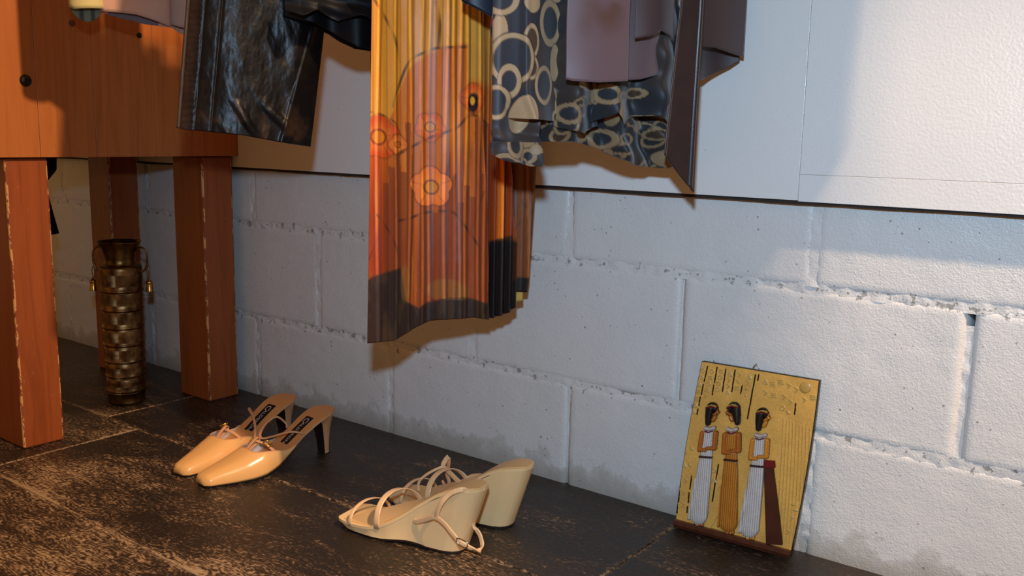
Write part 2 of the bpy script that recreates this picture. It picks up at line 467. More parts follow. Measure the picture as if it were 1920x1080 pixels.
# ================================================================== CLOTHES ON THE RAIL
def lin(c): return np.array(s2l(c))
MAT.update(
    leather=m_cols('black_leather', .37, spec=.28, weave=260, wstr=.3),
    satin=m_cols('mauve_satin', .42, sheen=.35, spec=.35, weave=1400, wstr=.15),
    print=m_cols('printed_satin', .5, sheen=.2, spec=.3, weave=1200, wstr=.15),
    pleat=m_cols('pleated_print', .42, sheen=.0, spec=.35, weave=900, wstr=.2),
    velvet=m_cols('black_velvet', .55, spec=.2, weave=700, wstr=.3),
    cotton=m_cols('plain_cloth', .75, sheen=.1, spec=.2, weave=900, wstr=.2),
    strap=m_cols('brown_leather_strap', .4, spec=.45, weave=400, wstr=.25),
    steel=m_plain('brushed_steel', (170, 170, 168), .3, 1.0, nstr=.03),
    thread=m_plain('thread', (120, 92, 66), .8),
    lining=m_plain('lining_yellow', (224, 178, 92), .6),
)
def frame(A, D):
    D = Vector((D[0], D[1], 0)).normalized(); return (Vector((A[0], A[1], 0)), D, Vector((D.y, -D.x, 0)))
FS = frame((-.345, -.32), (.14, .22)); FLE = frame((-.45, -.27), (.14, .22)); FPK = frame((-.80, -.40), (.14, .22))
FVD = frame((-.425, -.286), (.14, .22)); FC = frame((.03, -.16), (.14, .22)); FM = frame((.08, -.06), (.14, .25)); FB = frame((.095, -.165), (.14, .22))
def F3(fr, s, w, z):
    A, D, N = fr
    return np.stack([A.x+D.x*s+N.x*w, A.y+D.y*s+N.y*w, z], -1)
def panel(name, fr, L, R, top, hem, wf, colf, mat, parent, nu=60, nv=60, T=0.0, loc=(0, 0, 0), solid=.0011, backdrop=0.0):
    """cloth between the left and right edge lines s=L(z), s=R(z), from z=top down to hem(u); T>0 makes a closed tube"""
    v = np.linspace(0, 1, nv+1)[:, None]
    if T > 0:
        th = np.concatenate([np.linspace(0, 1, nu+1), np.linspace(1, 0, nu+1)[1:-1]])
        side = np.concatenate([np.ones(nu+1), -np.ones(nu-1)])
    else:
        th = np.linspace(0, 1, nu+1); side = np.ones(nu+1)
    u = th[None, :]*np.ones_like(v)
    vv = v*np.ones_like(u); sd = side[None, :]*np.ones_like(v)
    hz = hem(u) + (sd < 0)*backdrop*np.sin(np.pi*u)
    z = top + (hz-top)*vv
    l = L(z); r = R(z)
    s = l + (r-l)*u
    wv = wf(s, z, u, vv, sd)
    if T > 0: wv = wv + sd*T*.5*np.sqrt(np.clip(1-(2*u-1)**2, 0, 1))
    V = F3(fr, s, wv, z).reshape(-1, 3) - np.array(loc)
    cols = colf(s, z, u, vv, sd).reshape(-1, 3)
    W = u.shape[1]; F = []
    for j in range(nv):
        for i in range(W if T > 0 else W-1):
            i2 = (i+1) % W
            F.append((j*W+i, j*W+i2, (j+1)*W+i2, (j+1)*W+i))
    o = mobj(name, V, F, mat, parent, cols=cols)
    if solid:
        m = o.modifiers.new('thickness', 'SOLIDIFY'); m.thickness = solid; m.offset = 0
    return o
def lerpf(z0, a, z1, b): return lambda z: a + (b-a)*(z-z0)/(z1-z0)
def hemf(pts):
    xs_ = [p[0] for p in pts]; ys_ = [p[1] for p in pts]
    return lambda u: np.interp(u, xs_, ys_)
def flatcol(c, var=.06, sc=40):
    c = lin(c)
    def f(s, z, u, v, sd):
        n = fbm(np.stack([s, z, sd*.1], -1), sc, 3)
        return c[None, None, :]*(1+(n-.5)[..., None]*2*var)
    return f
TOP = 1.055
RAIL_Y, RAIL_Z = -.225, 1.20
# rail with wall brackets
rail = empty('clothes_rail', (-.3, RAIL_Y, RAIL_Z)); tag(rail, 'steel clothes rail on wall brackets above the hanging garments', 'rail')
tube('rail_tube', [(-1.0, 0, 0), (0, 0, 0), (.60, 0, 0)], .0125, MAT['steel'], rail, seg=16, sm=False)
for xx in (-.85, .50):
    tube('bracket', [(xx, 0, -.013), (xx, .07, -.02), (xx, .19, -.05), (xx, .205, -.05)], .007, MAT['steel'], rail, seg=10)
def hanger(fr, sc, half, label, topz=TOP):
    A, D, N = fr
    # hook stands on the rail where the garment's plane crosses it
    t = (RAIL_Y - A.y)/D.y
    hx = A.x + D.x*t
    h = empty('clip_hanger', (hx, RAIL_Y, RAIL_Z+.0125)); tag(h, label, 'hanger', None)
    base = Vector((hx, RAIL_Y, RAIL_Z+.0125))
    c = A + D*sc + Vector((0, 0, topz+.02))
    P = []
    for k in range(11):
        a = math.radians(-20 + k*22)
        P.append(D*(.0165*math.cos(a)) + Vector((0, 0, -.0145+.0165*math.sin(a)+.0006)))
    P = [p for p in P]
    P += [D*(-.004) + Vector((0, 0, -.04)), (c-base)*.5 + Vector((0, 0, -.0)), c-base]
    tube('hook', P, .0017, MAT['steel'], h, seg=8, n=5)
    tube('bar', [c-base-D*half, c-base, c-base+D*half], .0028, MAT['steel'], h, seg=8, sm=False)
    for sg in (-1, 1):
        q_ = c-base+D*(half-.012)*sg
        bm = bmesh.new(); add_box(bm, (-.011, -.006, -.034), (.011, .006, .006), .002)
        bm.transform(Matrix.Translation(q_) @ Matrix.Rotation(math.atan2(D.y, D.x), 4, 'Z'))
        bmobj('clip', bm, MAT['steel'], h)
    return h

# ---- the long pleated skirt with the flower print -----------------------------------
def px_of(s, z):
    """print coordinates: the design is laid out on a 330 x 640 grid over the cloth"""
    px = np.where(s < .187, 686+s/.187*229, 915+(s-.187)/.088*103)
    py = (.770-z)/(.000765+ .00003*np.clip(s/.19, 0, 1))
    return px, py
def arc_mask(px, py, pts, wd):
    P = smooth_pts([(a, b, 0) for a, b in pts], 6)
    best = np.full(px.shape, 1e9)
    for a, b in zip(P[:-1], P[1:]):
        dx, dy = b.x-a.x, b.y-a.y; L2 = dx*dx+dy*dy+1e-9
        t = np.clip(((px-a.x)*dx+(py-a.y)*dy)/L2, 0, 1)
        best = np.minimum(best, np.hypot(px-a.x-t*dx, py-a.y-t*dy))
    return 1-sstep(wd*.5, wd*1.2, best)
def mixc(c, m, col): return c*(1-m[..., None]) + lin(col)*m[..., None]
def skirt_col(shade=1.0, kind='front'):
    def f(s, z, u, v, sd):
        px, py = px_of(s, z)
        n = fbm(np.stack([px/90, py/200, px*0], -1), 3., 4, 2.)
        n2 = fbm(np.stack([px/30, py/500, px*0], -1), 4., 3, 8.)
        X = px+ (n-.5)*10; Y = py+(n-.5)*26
        c = np.ones(px.shape+(3,))*lin((226, 170, 66))
        # orange below the first arch
        arch = np.interp(px, [680, 735, 765, 800, 850, 925, 1020], [300, 200, 118, 86, 76, 74, 70])
        c = mixc(c, sstep(-4, 6, Y-arch), (206, 122, 36))
        c = mixc(c, sstep(190, 330, Y)*.75*sstep(760, 700, px), (178, 74, 22))
        c = mixc(c, sstep(235, 300, Y)*sstep(828, 850, X)*.9, (140, 74, 50))
        c = mixc(c, sstep(240, 262, Y+ (800-px)*.4)*sstep(745, 800, px)*.55, (190, 98, 34))
        c = mixc(c, sstep(370, 470, Y)*.6, (160, 74, 34))
        c = mixc(c, sstep(300, 380, Y)*(px < 748)*.55, (132, 48, 18))
        c = mixc(c, sstep(.5, .75, n2)*.35, (236, 160, 62))
        bid = np.floor((px+3*np.sin(py/80))/11.5); hb = fbm(np.stack([bid*3.7, bid*0+.5, bid*0], -1), 1., 1, 4.)
        dens = .25+.6*sstep(150, 420, py)+.35*sstep(820, 850, px)*sstep(180, 220, py)
        c = mixc(c, (hb > 1-dens*.62)*.75*sstep(60, 140, Y), (134, 66, 34))
        c = mixc(c, (hb < .22)*.6, (232, 150, 50))
        # straw yellow gap at the right top
        c = mixc(c, sstep(868, 872, px)*sstep(150, 130, Y)*.8, (206, 176, 92))
        # flowers
        def flower(cx, cy, R, petal, core, k=5, rot=0.):
            nonlocal c
            dx, dy = px-cx, py-cy; r = np.hypot(dx, dy); an = np.arctan2(dy, dx)+rot
            rr = R*(.84+.16*np.abs(np.cos(an*k/2))*1.2)
            c = mixc(c, sstep(rr+3.5, rr+1, r)*.45, (110, 50, 22))
            c = mixc(c, sstep(rr, rr-2, r), petal)
            c = mixc(c, sstep(rr*.9, rr*.4, r)*.35, (255, 176, 80))
            c = mixc(c, (np.abs(np.sin(an*k/2)) < .12)*sstep(R*.35, R*.5, r)*sstep(rr, rr-2, r)*.4, (150, 60, 20))
            c = mixc(c, sstep(R*.42, R*.36, r)*.8, (120, 60, 22))
            c = mixc(c, sstep(R*.32, R*.24, r), core)
        flower(806, 338, 38, (250, 140, 46), (232, 160, 40), 5, .4)
        flower(803, 226, 27, (226, 112, 38), (230, 160, 50), 5, 1.)
        flower(708, 250, 40, (220, 96, 30), (236, 150, 40), 5, .2)
        flower(744, 262, 18, (230, 130, 48), (220, 120, 40), 4)
        flower(882, 168, 26, (226, 106, 36), (34, 24, 20), 4)
        c = mixc(c, sstep(6, 3, np.hypot((px-880)/1., (py-173)/1.6)), (230, 190, 60))
        c = mixc(c, sstep(13, 9, np.hypot((px-881)/.9, (py-178)/1.5))*(np.hypot((px-880), (py-173)/1.6) > 5), (40, 30, 24))
        # brushed dark arcs of the drawing
        for pts, wd, am in ((((735, 192), (742, 165), (765, 110), (790, 92), (815, 82), (870, 76)), 3.0, .85),
                            (((745, 278), (765, 268), (800, 247), (848, 226), (868, 206), (882, 196)), 3.0, .85),
                            (((745, 405), (770, 398), (800, 386), (842, 382), (862, 400), (900, 452)), 2.8, .85),
                            (((700, 0), (722, 34), (740, 72), (748, 110)), 3.2, .7), (((690, 205), (712, 208), (742, 225), (748, 262)), 2.2, .7),
                            (((705, 395), (735, 440), (750, 500), (758, 560)), 2.2, .7), (((812, 0), (818, 40), (817, 80)), 4., .8),
                            (((870, 200), (905, 205), (930, 240)), 3., .8), (((905, 340), (890, 380), (880, 420)), 2.5, .6),
                            (((690, 480), (712, 420), (724, 360)), 2., .5), (((960, 340), (985, 352), (1012, 384)), 2.5, .8), (((1012, 384), (990, 410), (964, 440)), 2.5, .6)):
            dash = .55+.45*np.sin(px*.26+py*.05)
            c = mixc(c, arc_mask(px, py, pts, wd)*am*dash, (58, 34, 22))
        # dark border at the hem with tan leaves showing
        bt = np.interp(px, [684, 700, 748, 760, 785, 800, 840, 880, 914, 918, 935, 965, 966, 1020], [522, 512, 494, 560, 572, 560, 548, 545, 556, 440, 432, 424, 514, 514])
        bm_ = sstep(-4, 5, py-bt+(n-.5)*8)
        c = mixc(c, bm_*.94, (56, 40, 32))
        c = mixc(c, bm_*sstep(.52, .62, fbm(np.stack([px/26, py/120, px*0+2], -1), 1.7, 3))*.5, (104, 76, 44))
        leaf = np.maximum(sstep(1, .7, np.hypot((px-758)/11, (py-525)/42)), sstep(1, .75, np.hypot((px-838)/44, (py-535)/26))*(py < 552))
        c = mixc(c, leaf*.75, (150, 108, 58))
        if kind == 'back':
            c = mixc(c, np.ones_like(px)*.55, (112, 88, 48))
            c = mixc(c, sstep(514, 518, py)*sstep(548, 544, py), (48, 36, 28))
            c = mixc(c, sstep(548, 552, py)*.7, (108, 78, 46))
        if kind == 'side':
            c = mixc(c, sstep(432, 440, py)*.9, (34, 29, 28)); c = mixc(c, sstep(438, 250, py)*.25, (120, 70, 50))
        # satin stripe woven along every pleat
        c = c*np.where((py < bt)[..., None], np.array([1.48, .94, .50]), np.array([.78, .70, .72]))
        st = np.zeros(px.shape)
        for xl in (706, 739, 766, 789, 801, 831, 846, 857, 868, 893, 905, 941, 972, 1003):
            xw = xl+2.5*np.sin(py/120+xl)+ (xl-800)*.03*(py/300-1); st = np.maximum(st, sstep(3.0, 1.2, np.abs(px-xw)))
            c = c*(1-.45*sstep(3.2, 1.0, np.abs(px-xw-5)))[..., None]
        st = st*(.55+.45*fbm(np.stack([px/3, py/14, px*0], -1), 1., 2))
        c = c + st[..., None]*(c*.7+lin((120, 96, 60))*.6) * np.where(py < bt, 1., .25)[..., None]
        per2 = 12.5; d2 = np.abs(((px-712)/per2) - np.round((px-712)/per2))*per2
        c = c*(1-.30*sstep(2.2, .8, d2)[..., None])
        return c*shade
    return f
def pleatw(amp, per, fan=0.0, amp2=0.0):
    def f(s, z, u, v, sd):
        ph = s/per
        tri = np.abs((ph-np.floor(ph))*2-1)
        w_ = amp*(tri-.5)*(.6+.6*v)
        w_ = w_ + amp2*np.sin(s*42+z*3.)*(.4+v) + .002*(fbm(np.stack([s*1., z*.6, z*0], -1), 30, 3)-.5)
        return w_
    return f
sk = empty('pleated_skirt', (-.265, -.20, .28)); tag(sk, 'long pleated orange and brown skirt printed with flowers, hanging in the middle', 'skirt')
SL = tuple(sk.location)
panel('front_panel', FS, lerpf(.28, .000, .77, .010), lambda z: np.interp(z, [.3, .45, .6, .78], [.190, .186, .176, .170]), TOP,
      hemf([(0, .2775), (.10, .2785), (.22, .279), (.30, .286), (.42, .297), (.52, .3045), (.7, .306), (.86, .3085), (1, .303)]),
      pleatw(.0013, .0206, amp2=.0045), skirt_col(1., 'front'), MAT['pleat'], sk, 200, 420, loc=SL)
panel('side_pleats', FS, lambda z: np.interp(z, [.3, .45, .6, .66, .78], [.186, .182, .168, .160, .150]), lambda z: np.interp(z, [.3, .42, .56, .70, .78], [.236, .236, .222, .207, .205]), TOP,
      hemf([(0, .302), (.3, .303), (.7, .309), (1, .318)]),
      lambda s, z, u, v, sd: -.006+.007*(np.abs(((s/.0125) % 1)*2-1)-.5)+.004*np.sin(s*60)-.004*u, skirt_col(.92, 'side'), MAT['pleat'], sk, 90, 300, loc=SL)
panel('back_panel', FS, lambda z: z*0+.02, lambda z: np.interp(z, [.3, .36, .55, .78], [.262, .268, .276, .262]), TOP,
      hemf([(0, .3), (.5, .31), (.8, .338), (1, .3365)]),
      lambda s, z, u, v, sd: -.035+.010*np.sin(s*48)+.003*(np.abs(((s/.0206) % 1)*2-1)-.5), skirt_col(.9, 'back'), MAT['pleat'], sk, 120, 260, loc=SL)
panel('lining', FS, lambda z: z*0+.215, lambda z: z*0+.2605, .40, hemf([(0, .3195), (.6, .319), (1, .3225)]),
      lambda s, z, u, v, sd: -.037+.010*np.sin(s*48), flatcol((222, 176, 84), .05), MAT['cotton'], sk, 12, 20, loc=SL)
hanger(FS, .105, .12, 'clip hanger holding the long pleated flower-print skirt')

# ---- black leather skirt -------------------------------------------------------------
def leather_col(s, z, u, v, sd):
    n = fbm(np.stack([s, z, s*0], -1), 60, 4); n1 = fbm(np.stack([s, z, s*0+3], -1), 14, 3)
    c = np.ones(s.shape+(3,))*lin((13, 12, 13))
    c = mixc(c, sstep(.48, .72, n1*.6+n*.4)*.4, (44, 33, 27))
    c = mixc(c, sstep(.12, .02, u)*.5, (74, 52, 40)); c = mixc(c, sstep(.5, .75, n)*sstep(.66, .58, z)*.4, (70, 48, 34))
    c = mixc(c, sstep(.006, .002, np.abs(u-.11)*.2)*.3, (20, 17, 17))
    return c
def leather_w(s, z, u, v, sd):
    P = np.stack([s, z*.5, sd*.3], -1)
    g = .006*np.sin(u*8.+z*6+1.2) * (.5+.5*v) + .0022*(fbm(P, 60, 4)-.5)*2
    # vertical seams and crumpled folds by the hem
    for (a, dd) in ((.12, .0018), (.235, .0022)): g = g - dd*np.exp(-((u-a)/.012)**2)
    band = np.exp(-((z-.598)/.030)**2)
    rid = np.sin((s*150+z*95)+5*fbm(np.stack([s, z, s*0], -1), 14, 2))
    g = g + .0048*band*np.maximum(rid, 0)**2*sstep(.25, .45, u)*sstep(1.0, .8, u)
    g = g - .030*sstep(.76, 1.0, u)*(1-.3*v) + .0035*np.exp(-(((u-.80)-(z-.62)*.9)/.018)**2)
    # puckered top-stitched seam on the left
    g = g + .00035*np.sin(z*700+9*fbm(P, 40, 2))*sstep(.11, .09, u)*sstep(.02, .035, u)
    return g
le = empty('leather_skirt', (-.56, -.40, .57)); tag(le, 'black leather skirt with a stitched left seam, hanging beside the orange pine table', 'skirt')
LL = tuple(le.location)
panel('front_panel', FLE, lerpf(.585, -.236, .765, -.216), lerpf(.561, -.044, .775, -.016), TOP,
      hemf([(0, .5855), (.04, .583), (.25, .580), (.5, .5755), (.75, .567), (1, .5605)]), leather_w, leather_col, MAT['leather'], le, 170, 300, T=.035, loc=LL, solid=.0016)
panel('side_seam', FLE, lambda z: lerpf(.585, -.2372, .765, -.2172)(z), lambda z: lerpf(.585, -.2335, .765, -.2135)(z), TOP, hemf([(0, .5852), (1, .584)]),
      lambda s, z, u, v, sd: .006+leather_w(s, z, u*0+.01, v, sd)+.002*np.sin(u*3.1), flatcol((78, 62, 52), .2), MAT['leather'], le, 6, 160, loc=LL, solid=.002)
hanger(FLE, -.125, .10, 'clip hanger holding the black leather skirt')

# ---- black velvet dress with a ruffled hem, between leather and print -------------------
vd = empty('velvet_dress', (-.40, -.25, .70)); tag(vd, 'black velvet garment with a wavy ruffled hem behind the leather skirt', 'dress')
def ruffle(amp, freq, fall=.06):
    def f(s, z, u, v, sd): return amp*np.sin(s*freq)*sstep(.80, 1, v) + .004*np.sin(s*70+z*40)
    return f
panel('skirt_panel', FVD, lambda z: z*0-.085, lambda z: z*0+.085, TOP,
      hemf([(0, .748), (.12, .742), (.25, .7385), (.4, .728), (.5, .716), (.6, .707), (.75, .706), (.85, .705), (1, .71)]),
      lambda s, z, u, v, sd: -.004+.008*np.sin(s*95)*sstep(.6, 1, v)+.004*np.sin(s*50), flatcol((11, 11, 14), .3), MAT['velvet'], vd, 140, 120, T=.03, loc=tuple(vd.location))
panel('ruffle', FVD, lambda z: z*0-.088, lambda z: z*0+.062, .775, hemf([(0, .752), (.15, .744), (.3, .755), (.5, .742), (.7, .750), (.85, .742), (1, .752)]),
      lambda s, z, u, v, sd: .024+.012*v*(1+np.sin(s*80))+.003*np.sin(z*260+s*60), flatcol((16, 16, 20), .3), MAT['velvet'], vd, 120, 30, loc=tuple(vd.location))
panel('tie_end', FVD, lambda z: z*0+.039, lambda z: z*0+.052, .74, hemf([(0, .652), (.5, .646), (1, .655)]),
      lambda s, z, u, v, sd: .006+.002*np.sin(z*80), flatcol((13, 12, 14), .2), MAT['velvet'], vd, 8, 30, loc=tuple(vd.location))
hanger(FVD, .0, .075, 'clip hanger holding the black velvet garment')

# ---- pale pink trousers with a cream cuff, upper left -------------------------------------
pk = empty('pink_trousers', (-.80, -.40, .75)); tag(pk, 'pale pink trousers with a turned cream hem, upper left in front of the table', 'trousers')
panel('front_leg', FPK, lambda z: z*0-.045, lambda z: z*0+.060, TOP, hemf([(0, .7665), (.3, .765), (.5, .763), (.75, .756), (1, .748)]),
      lambda s, z, u, v, sd: .004*np.sin(s*60), flatcol((222, 172, 148), .06), MAT['cotton'], pk, 40, 50, T=.03, loc=tuple(pk.location), backdrop=-.008)
panel('rear_leg', FPK, lambda z: z*0+.055, lambda z: z*0+.13, TOP, hemf([(0, .755), (.25, .750), (.5, .748), (1, .755)]),
      lambda s, z, u, v, sd: -.02+.004*np.sin(s*60), flatcol((200, 160, 140), .06), MAT['cotton'], pk, 30, 50, T=.03, loc=tuple(pk.location), backdrop=-.01)
def cuff_col(s, z, u, v, sd):
    c = np.ones(s.shape+(3,))*lin((226, 208, 140))
    c = mixc(c, (sd < 0)*1.0, (150, 156, 132)); c = mixc(c, (sd < 0)*(np.abs((s*60) % 1-.5) < .2)*.8, (72, 80, 82))
    return c
panel('cream_cuff', FPK, lambda z: z*0-.0905, lambda z: z*0-.040, TOP, hemf([(0, .771), (.15, .766), (.5, .768), (1, .770)]),
      lambda s, z, u, v, sd: .0+z*0, cuff_col, MAT['cotton'], pk, 30, 50, T=.04, loc=tuple(pk.location), backdrop=-.017)
panel('lining', FPK, lambda z: z*0-.035, lambda z: z*0+.055, .79, hemf([(0, .7625), (.3, .757), (.6, .751), (.85, .750), (1, .757)]),
      lambda s, z, u, v, sd: -.008+.002*np.sin(s*90), flatcol((132, 118, 124), .05), MAT['cotton'], pk, 30, 12, loc=tuple(pk.location))
hanger(FPK, .02, .11, 'clip hanger holding the pale pink trousers')

# ---- dark blue garment behind the print, and the narrow red patterned one -------------------
FBL = frame((-.135, -.205), (.14, .22))
bl = empty('navy_top', (-.14, -.21, .70)); tag(bl, 'dark navy garment with a slanting hem over the yellow top of the pleated skirt', 'top')
panel('body', FBL, lambda z: z*0-.105, lambda z: z*0-.010, TOP, hemf([(0, .760), (.08, .7505), (.3, .741), (.55, .731), (.8, .7235), (1, .719)]),
      lambda s, z, u, v, sd: .003*np.sin(s*40), flatcol((22, 26, 44), .15), MAT['satin'], bl, 50, 60, T=.04, loc=tuple(bl.location), backdrop=.018)
hanger(FBL, -.057, .05, 'clip hanger holding the dark navy garment')
def patt(s, z, u, v, sd):
    n = fbm(np.stack([s, z, s*0], -1), 70, 3, 4.); n2 = fbm(np.stack([s, z, s*0], -1), 50, 2, 12.)
    c = np.ones(s.shape+(3,))*lin((44, 38, 44))
    c = mixc(c, sstep(.55, .6, n), (150, 40, 52)); c = mixc(c, sstep(.58, .62, n2), (170, 160, 150)); c = mixc(c, sstep(.42, .38, n2)*.8, (96, 64, 40))
    return c
FPT = frame((-.142, -.30), (.14, .22))
pt = empty('patterned_scarf', (-.14, -.30, .66)); tag(pt, 'narrow red and grey patterned edge of a scarf left of the ringed skirt', 'scarf')
panel('cloth', FPT, lambda z: .012+.006*np.sin(z*50), lambda z: z*0+.040, TOP, hemf([(0, .668), (.5, .662), (1, .665)]),
      lambda s, z, u, v, sd: .002*np.sin(z*120), patt, MAT['print'], pt, 30, 300, T=.01, loc=tuple(pt.location))
hanger(FPT, .02, .03, 'clip hanger holding the narrow patterned scarf')

# ---- skirt printed with rings ------------------------------------------------------------
RINGS = [(1027, 35, 28, 46, .36, 0), (983, 74, 16, 34, .32, 1), (983, 123, 16, 24, .34, 1), (1014, 155, 24, 39, .30, 0), (1042, 109, 12, 37, 1, 0),
         (976, 212, 22, 38, 1, 0), (934, 60, 13, 38, 1, 0), (953, 108, 36, 50, .24, 0), (949, 150, 18, 34, .42, 0), (936, -2, 27, 30, .4, 0), (984, 2, 16, 20, 1, 0),
         (930, 190, 24, 34, .3, 0), (1058, 190, 12, 22, .4, 0), (1052, 215, 14, 16, .5, 0), (1040, -35, 22, 30, .4, 0), (960, -60, 30, 34, .35, 1)]
def ring_field(px, py, rings, c):
    tan, slate, br = (196, 158, 116), (54, 54, 60), (88, 62, 40)
    for cx, cy, rx, ry, th, k in rings:
        d = np.hypot((px-cx)/rx, (py-cy)/ry)
        e = .06
        c = mixc(c, sstep(1.06, 1.06-e, d)*.8, (34, 30, 34))
        c = mixc(c, sstep(1, 1-e, d), tan)
        if th < 1:
            c = mixc(c, sstep(1-th+e, 1-th, d)*.9, (38, 32, 34)); c = mixc(c, sstep(1-th, 1-th-e, d), br if k else slate)
    return c
rr_ = np.random.default_rng(3)
RINGS += [(925+rr_.random()*150, -95-k*11-rr_.random()*8, 14+rr_.random()*16, 20+rr_.random()*22, .32 if rr_.random() > .3 else 1, int(rr_.random() > .6)) for k in range(36)]
RND = [(900+rr_.random()*420, 150+rr_.random()*200, 10+rr_.random()*18, 10+rr_.random()*18, .3+.2*rr_.random() if rr_.random() > .25 else 1, int(rr_.random() > .7)) for _ in range(85)]
def ring_col(shade=1.0, rnd=False):
    def f(s, z, u, v, sd):
        px = 925+(s+.223)*1404; py = (.745-z)*1570
        c = np.ones(s.shape+(3,))*lin((52, 51, 56))
        n = fbm(np.stack([s, z, s*0], -1), 22, 3)
        c = mixc(c, sstep(.5, .62, n)*.6, (84, 62, 48))
        c = ring_field(px, py, RND if rnd else RINGS, c)
        if rnd: c = c*np.array([.62, .62, .60])+lin((30, 30, 32))*.25
        return c*shade
    return f
rg = empty('ringed_skirt', (-.03, -.25, .55)); tag(rg, 'slate skirt printed with tan rings, with a crumpled ruffled hem', 'skirt')
RL = tuple(rg.location)
panel('front_panel', FC, lambda z: np.interp(z, [.6, .66, .75], [-.222, -.223, -.224])+np.where(z < .64, .018*sstep(.64, .60, z), 0), lambda z: z*0-.128, TOP,
      hemf([(0, .6055), (.35, .6045), (.7, .6035), (1, .6035)]),
      lambda s, z, u, v, sd: .012*np.sin(u*5.2-.6)*(.5+v)+.006*np.exp(-((u-.36)/.05)**2)*v, ring_col(), MAT['print'], rg, 120, 360, loc=RL)
panel('under_panel', FC, lambda z: z*0-.2235, lambda z: z*0-.160, TOP,
      hemf([(0, .5625), (.3, .553), (.7, .548), (1, .5475)]),
      lambda s, z, u, v, sd: -.010+.009*np.sin(s*110)+.006*np.sin(z*190+s*40)*sstep(.605, .57, z), ring_col(.95), MAT['print'], rg, 60, 360, loc=RL)
panel('hem_ruffle', FC, lambda z: z*0-.226, lambda z: z*0-.160, .576,
      hemf([(0, .561), (.25, .553), (.5, .551), (.8, .546), (1, .547)]),
      lambda s, z, u, v, sd: .004+.008*np.sin(s*150)*v+.004*v, ring_col(1., True), MAT['print'], rg, 60, 40, loc=RL)
panel('middle_panel', FC, lambda z: z*0-.150, lambda z: z*0-.075, TOP,
      hemf([(0, .600), (.2, .596), (.4, .592), (.7, .588), (1, .598)]),
      lambda s, z, u, v, sd: -.006+.012*np.sin(s*105+.8)*(.3+v)+.003*np.sin(z*150), ring_col(.9, True), MAT['print'], rg, 90, 260, loc=RL)
panel('rear_panel', FC, lambda z: z*0-.175, lambda z: z*0+.046, TOP,
      hemf([(0, .579), (.12, .577), (.30, .5775), (.42, .575), (.52, .568), (.62, .556), (.72, .549), (.82, .5455), (.95, .544), (1, .549)]),
      lambda s, z, u, v, sd: -.030+.016*np.sin(s*75+z*18)*sstep(.76, .60, z)+.006*np.sin(s*190+z*70)*sstep(.68, .56, z)+.005*np.sin(z*150+s*50), ring_col(.85, True), MAT['print'], rg, 200, 300, loc=RL)
panel('upper_tier', FC, lambda z: z*0-.085, lambda z: z*0+.030, TOP,
      hemf([(0, .603), (.2, .615), (.35, .600), (.5, .612), (.75, .613), (.9, .606), (1, .612)]),
      lambda s, z, u, v, sd: .000+.012*np.sin(s*95+1)*(.3+v)+.004*np.sin(z*120+s*60), ring_col(.95, True), MAT['print'], rg, 120, 260, loc=RL)
hanger(FC, -.09, .10, 'clip hanger holding the skirt printed with rings')

# ---- mauve satin skirt ---------------------------------------------------------------------
FMM = frame((.115, -.125), (.14, .25))
mv = empty('mauve_skirt', (.02, -.20, .66)); tag(mv, 'mauve brown satin skirt with layered folded hems, rightmost garment', 'skirt')
MLc = tuple(mv.location)
def sat(c, c2=None):
    def f(s, z, u, v, sd):
        n = fbm(np.stack([s, z, s*0], -1), 18, 3)
        k = np.ones(s.shape+(3,))*lin(c)
        if c2: k = mixc(k, sstep(.50, .68, n)*.8*sstep(.69, .73, z), c2)
        return k
    return f
FM1 = frame((.03, -.185), (.14, .25))
def quadpanel(name, xy0, xy1, top, hem, wf, colf, parent, loc, nu=60, nv=120, T=0., solid=.0011, backdrop=0.):
    fr = frame(xy0, (xy1[0]-xy0[0], xy1[1]-xy0[1])); Ln = math.hypot(xy1[0]-xy0[0], xy1[1]-xy0[1])
    return panel(name, fr, lambda z: z*0, lambda z: z*0+Ln, top, hem, wf, colf, MAT['satin'], parent, nu, nv, T, loc, solid, backdrop)
P_ = dict(a=[(-0.0178,-0.3000,0.6522)][0], b=[(0.0310,-0.2350,0.6537)][0], c=[(0.0214,-0.2150,0.7087)][0], d=[(0.0471,-0.1650,0.7155)][0], e=[(0.0192,-0.2150,0.6564)][0], f=[(0.0469,-0.1650,0.6614)][0],
          g=[(0.0590,-0.1300,0.7000)][0], h=[(0.0992,-0.0550,0.6936)][0], i=[(0.0590,-0.1100,0.6603)][0], j=[(0.0938,-0.0450,0.6860)][0])
MD = (108, 84, 88)
quadpanel('front_panel', P_['a'], P_['b'], TOP, hemf([(0, P_['a'][2]+.001), (.1, P_['a'][2]-.001), (.5, P_['a'][2]-.002), (1, P_['b'][2])]),
          lambda s, z, u, v, sd: .006*np.sin(u*3.2)*v+.0015*np.sin(z*50), sat((120, 90, 90), (104, 66, 52)), mv, MLc)
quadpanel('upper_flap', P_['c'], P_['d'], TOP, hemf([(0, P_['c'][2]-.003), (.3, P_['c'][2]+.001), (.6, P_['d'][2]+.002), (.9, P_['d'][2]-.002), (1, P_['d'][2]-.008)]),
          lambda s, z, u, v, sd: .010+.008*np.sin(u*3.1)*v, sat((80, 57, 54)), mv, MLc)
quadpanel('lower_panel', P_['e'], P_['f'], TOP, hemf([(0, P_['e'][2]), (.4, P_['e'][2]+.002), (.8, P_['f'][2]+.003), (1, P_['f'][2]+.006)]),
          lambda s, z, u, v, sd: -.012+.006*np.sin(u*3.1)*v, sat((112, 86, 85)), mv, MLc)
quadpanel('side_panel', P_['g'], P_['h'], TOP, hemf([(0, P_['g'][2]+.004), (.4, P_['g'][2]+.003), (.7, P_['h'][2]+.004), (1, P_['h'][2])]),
          lambda s, z, u, v, sd: .006+.006*np.sin(u*3.1)*v, sat((66, 47, 45)), mv, MLc)
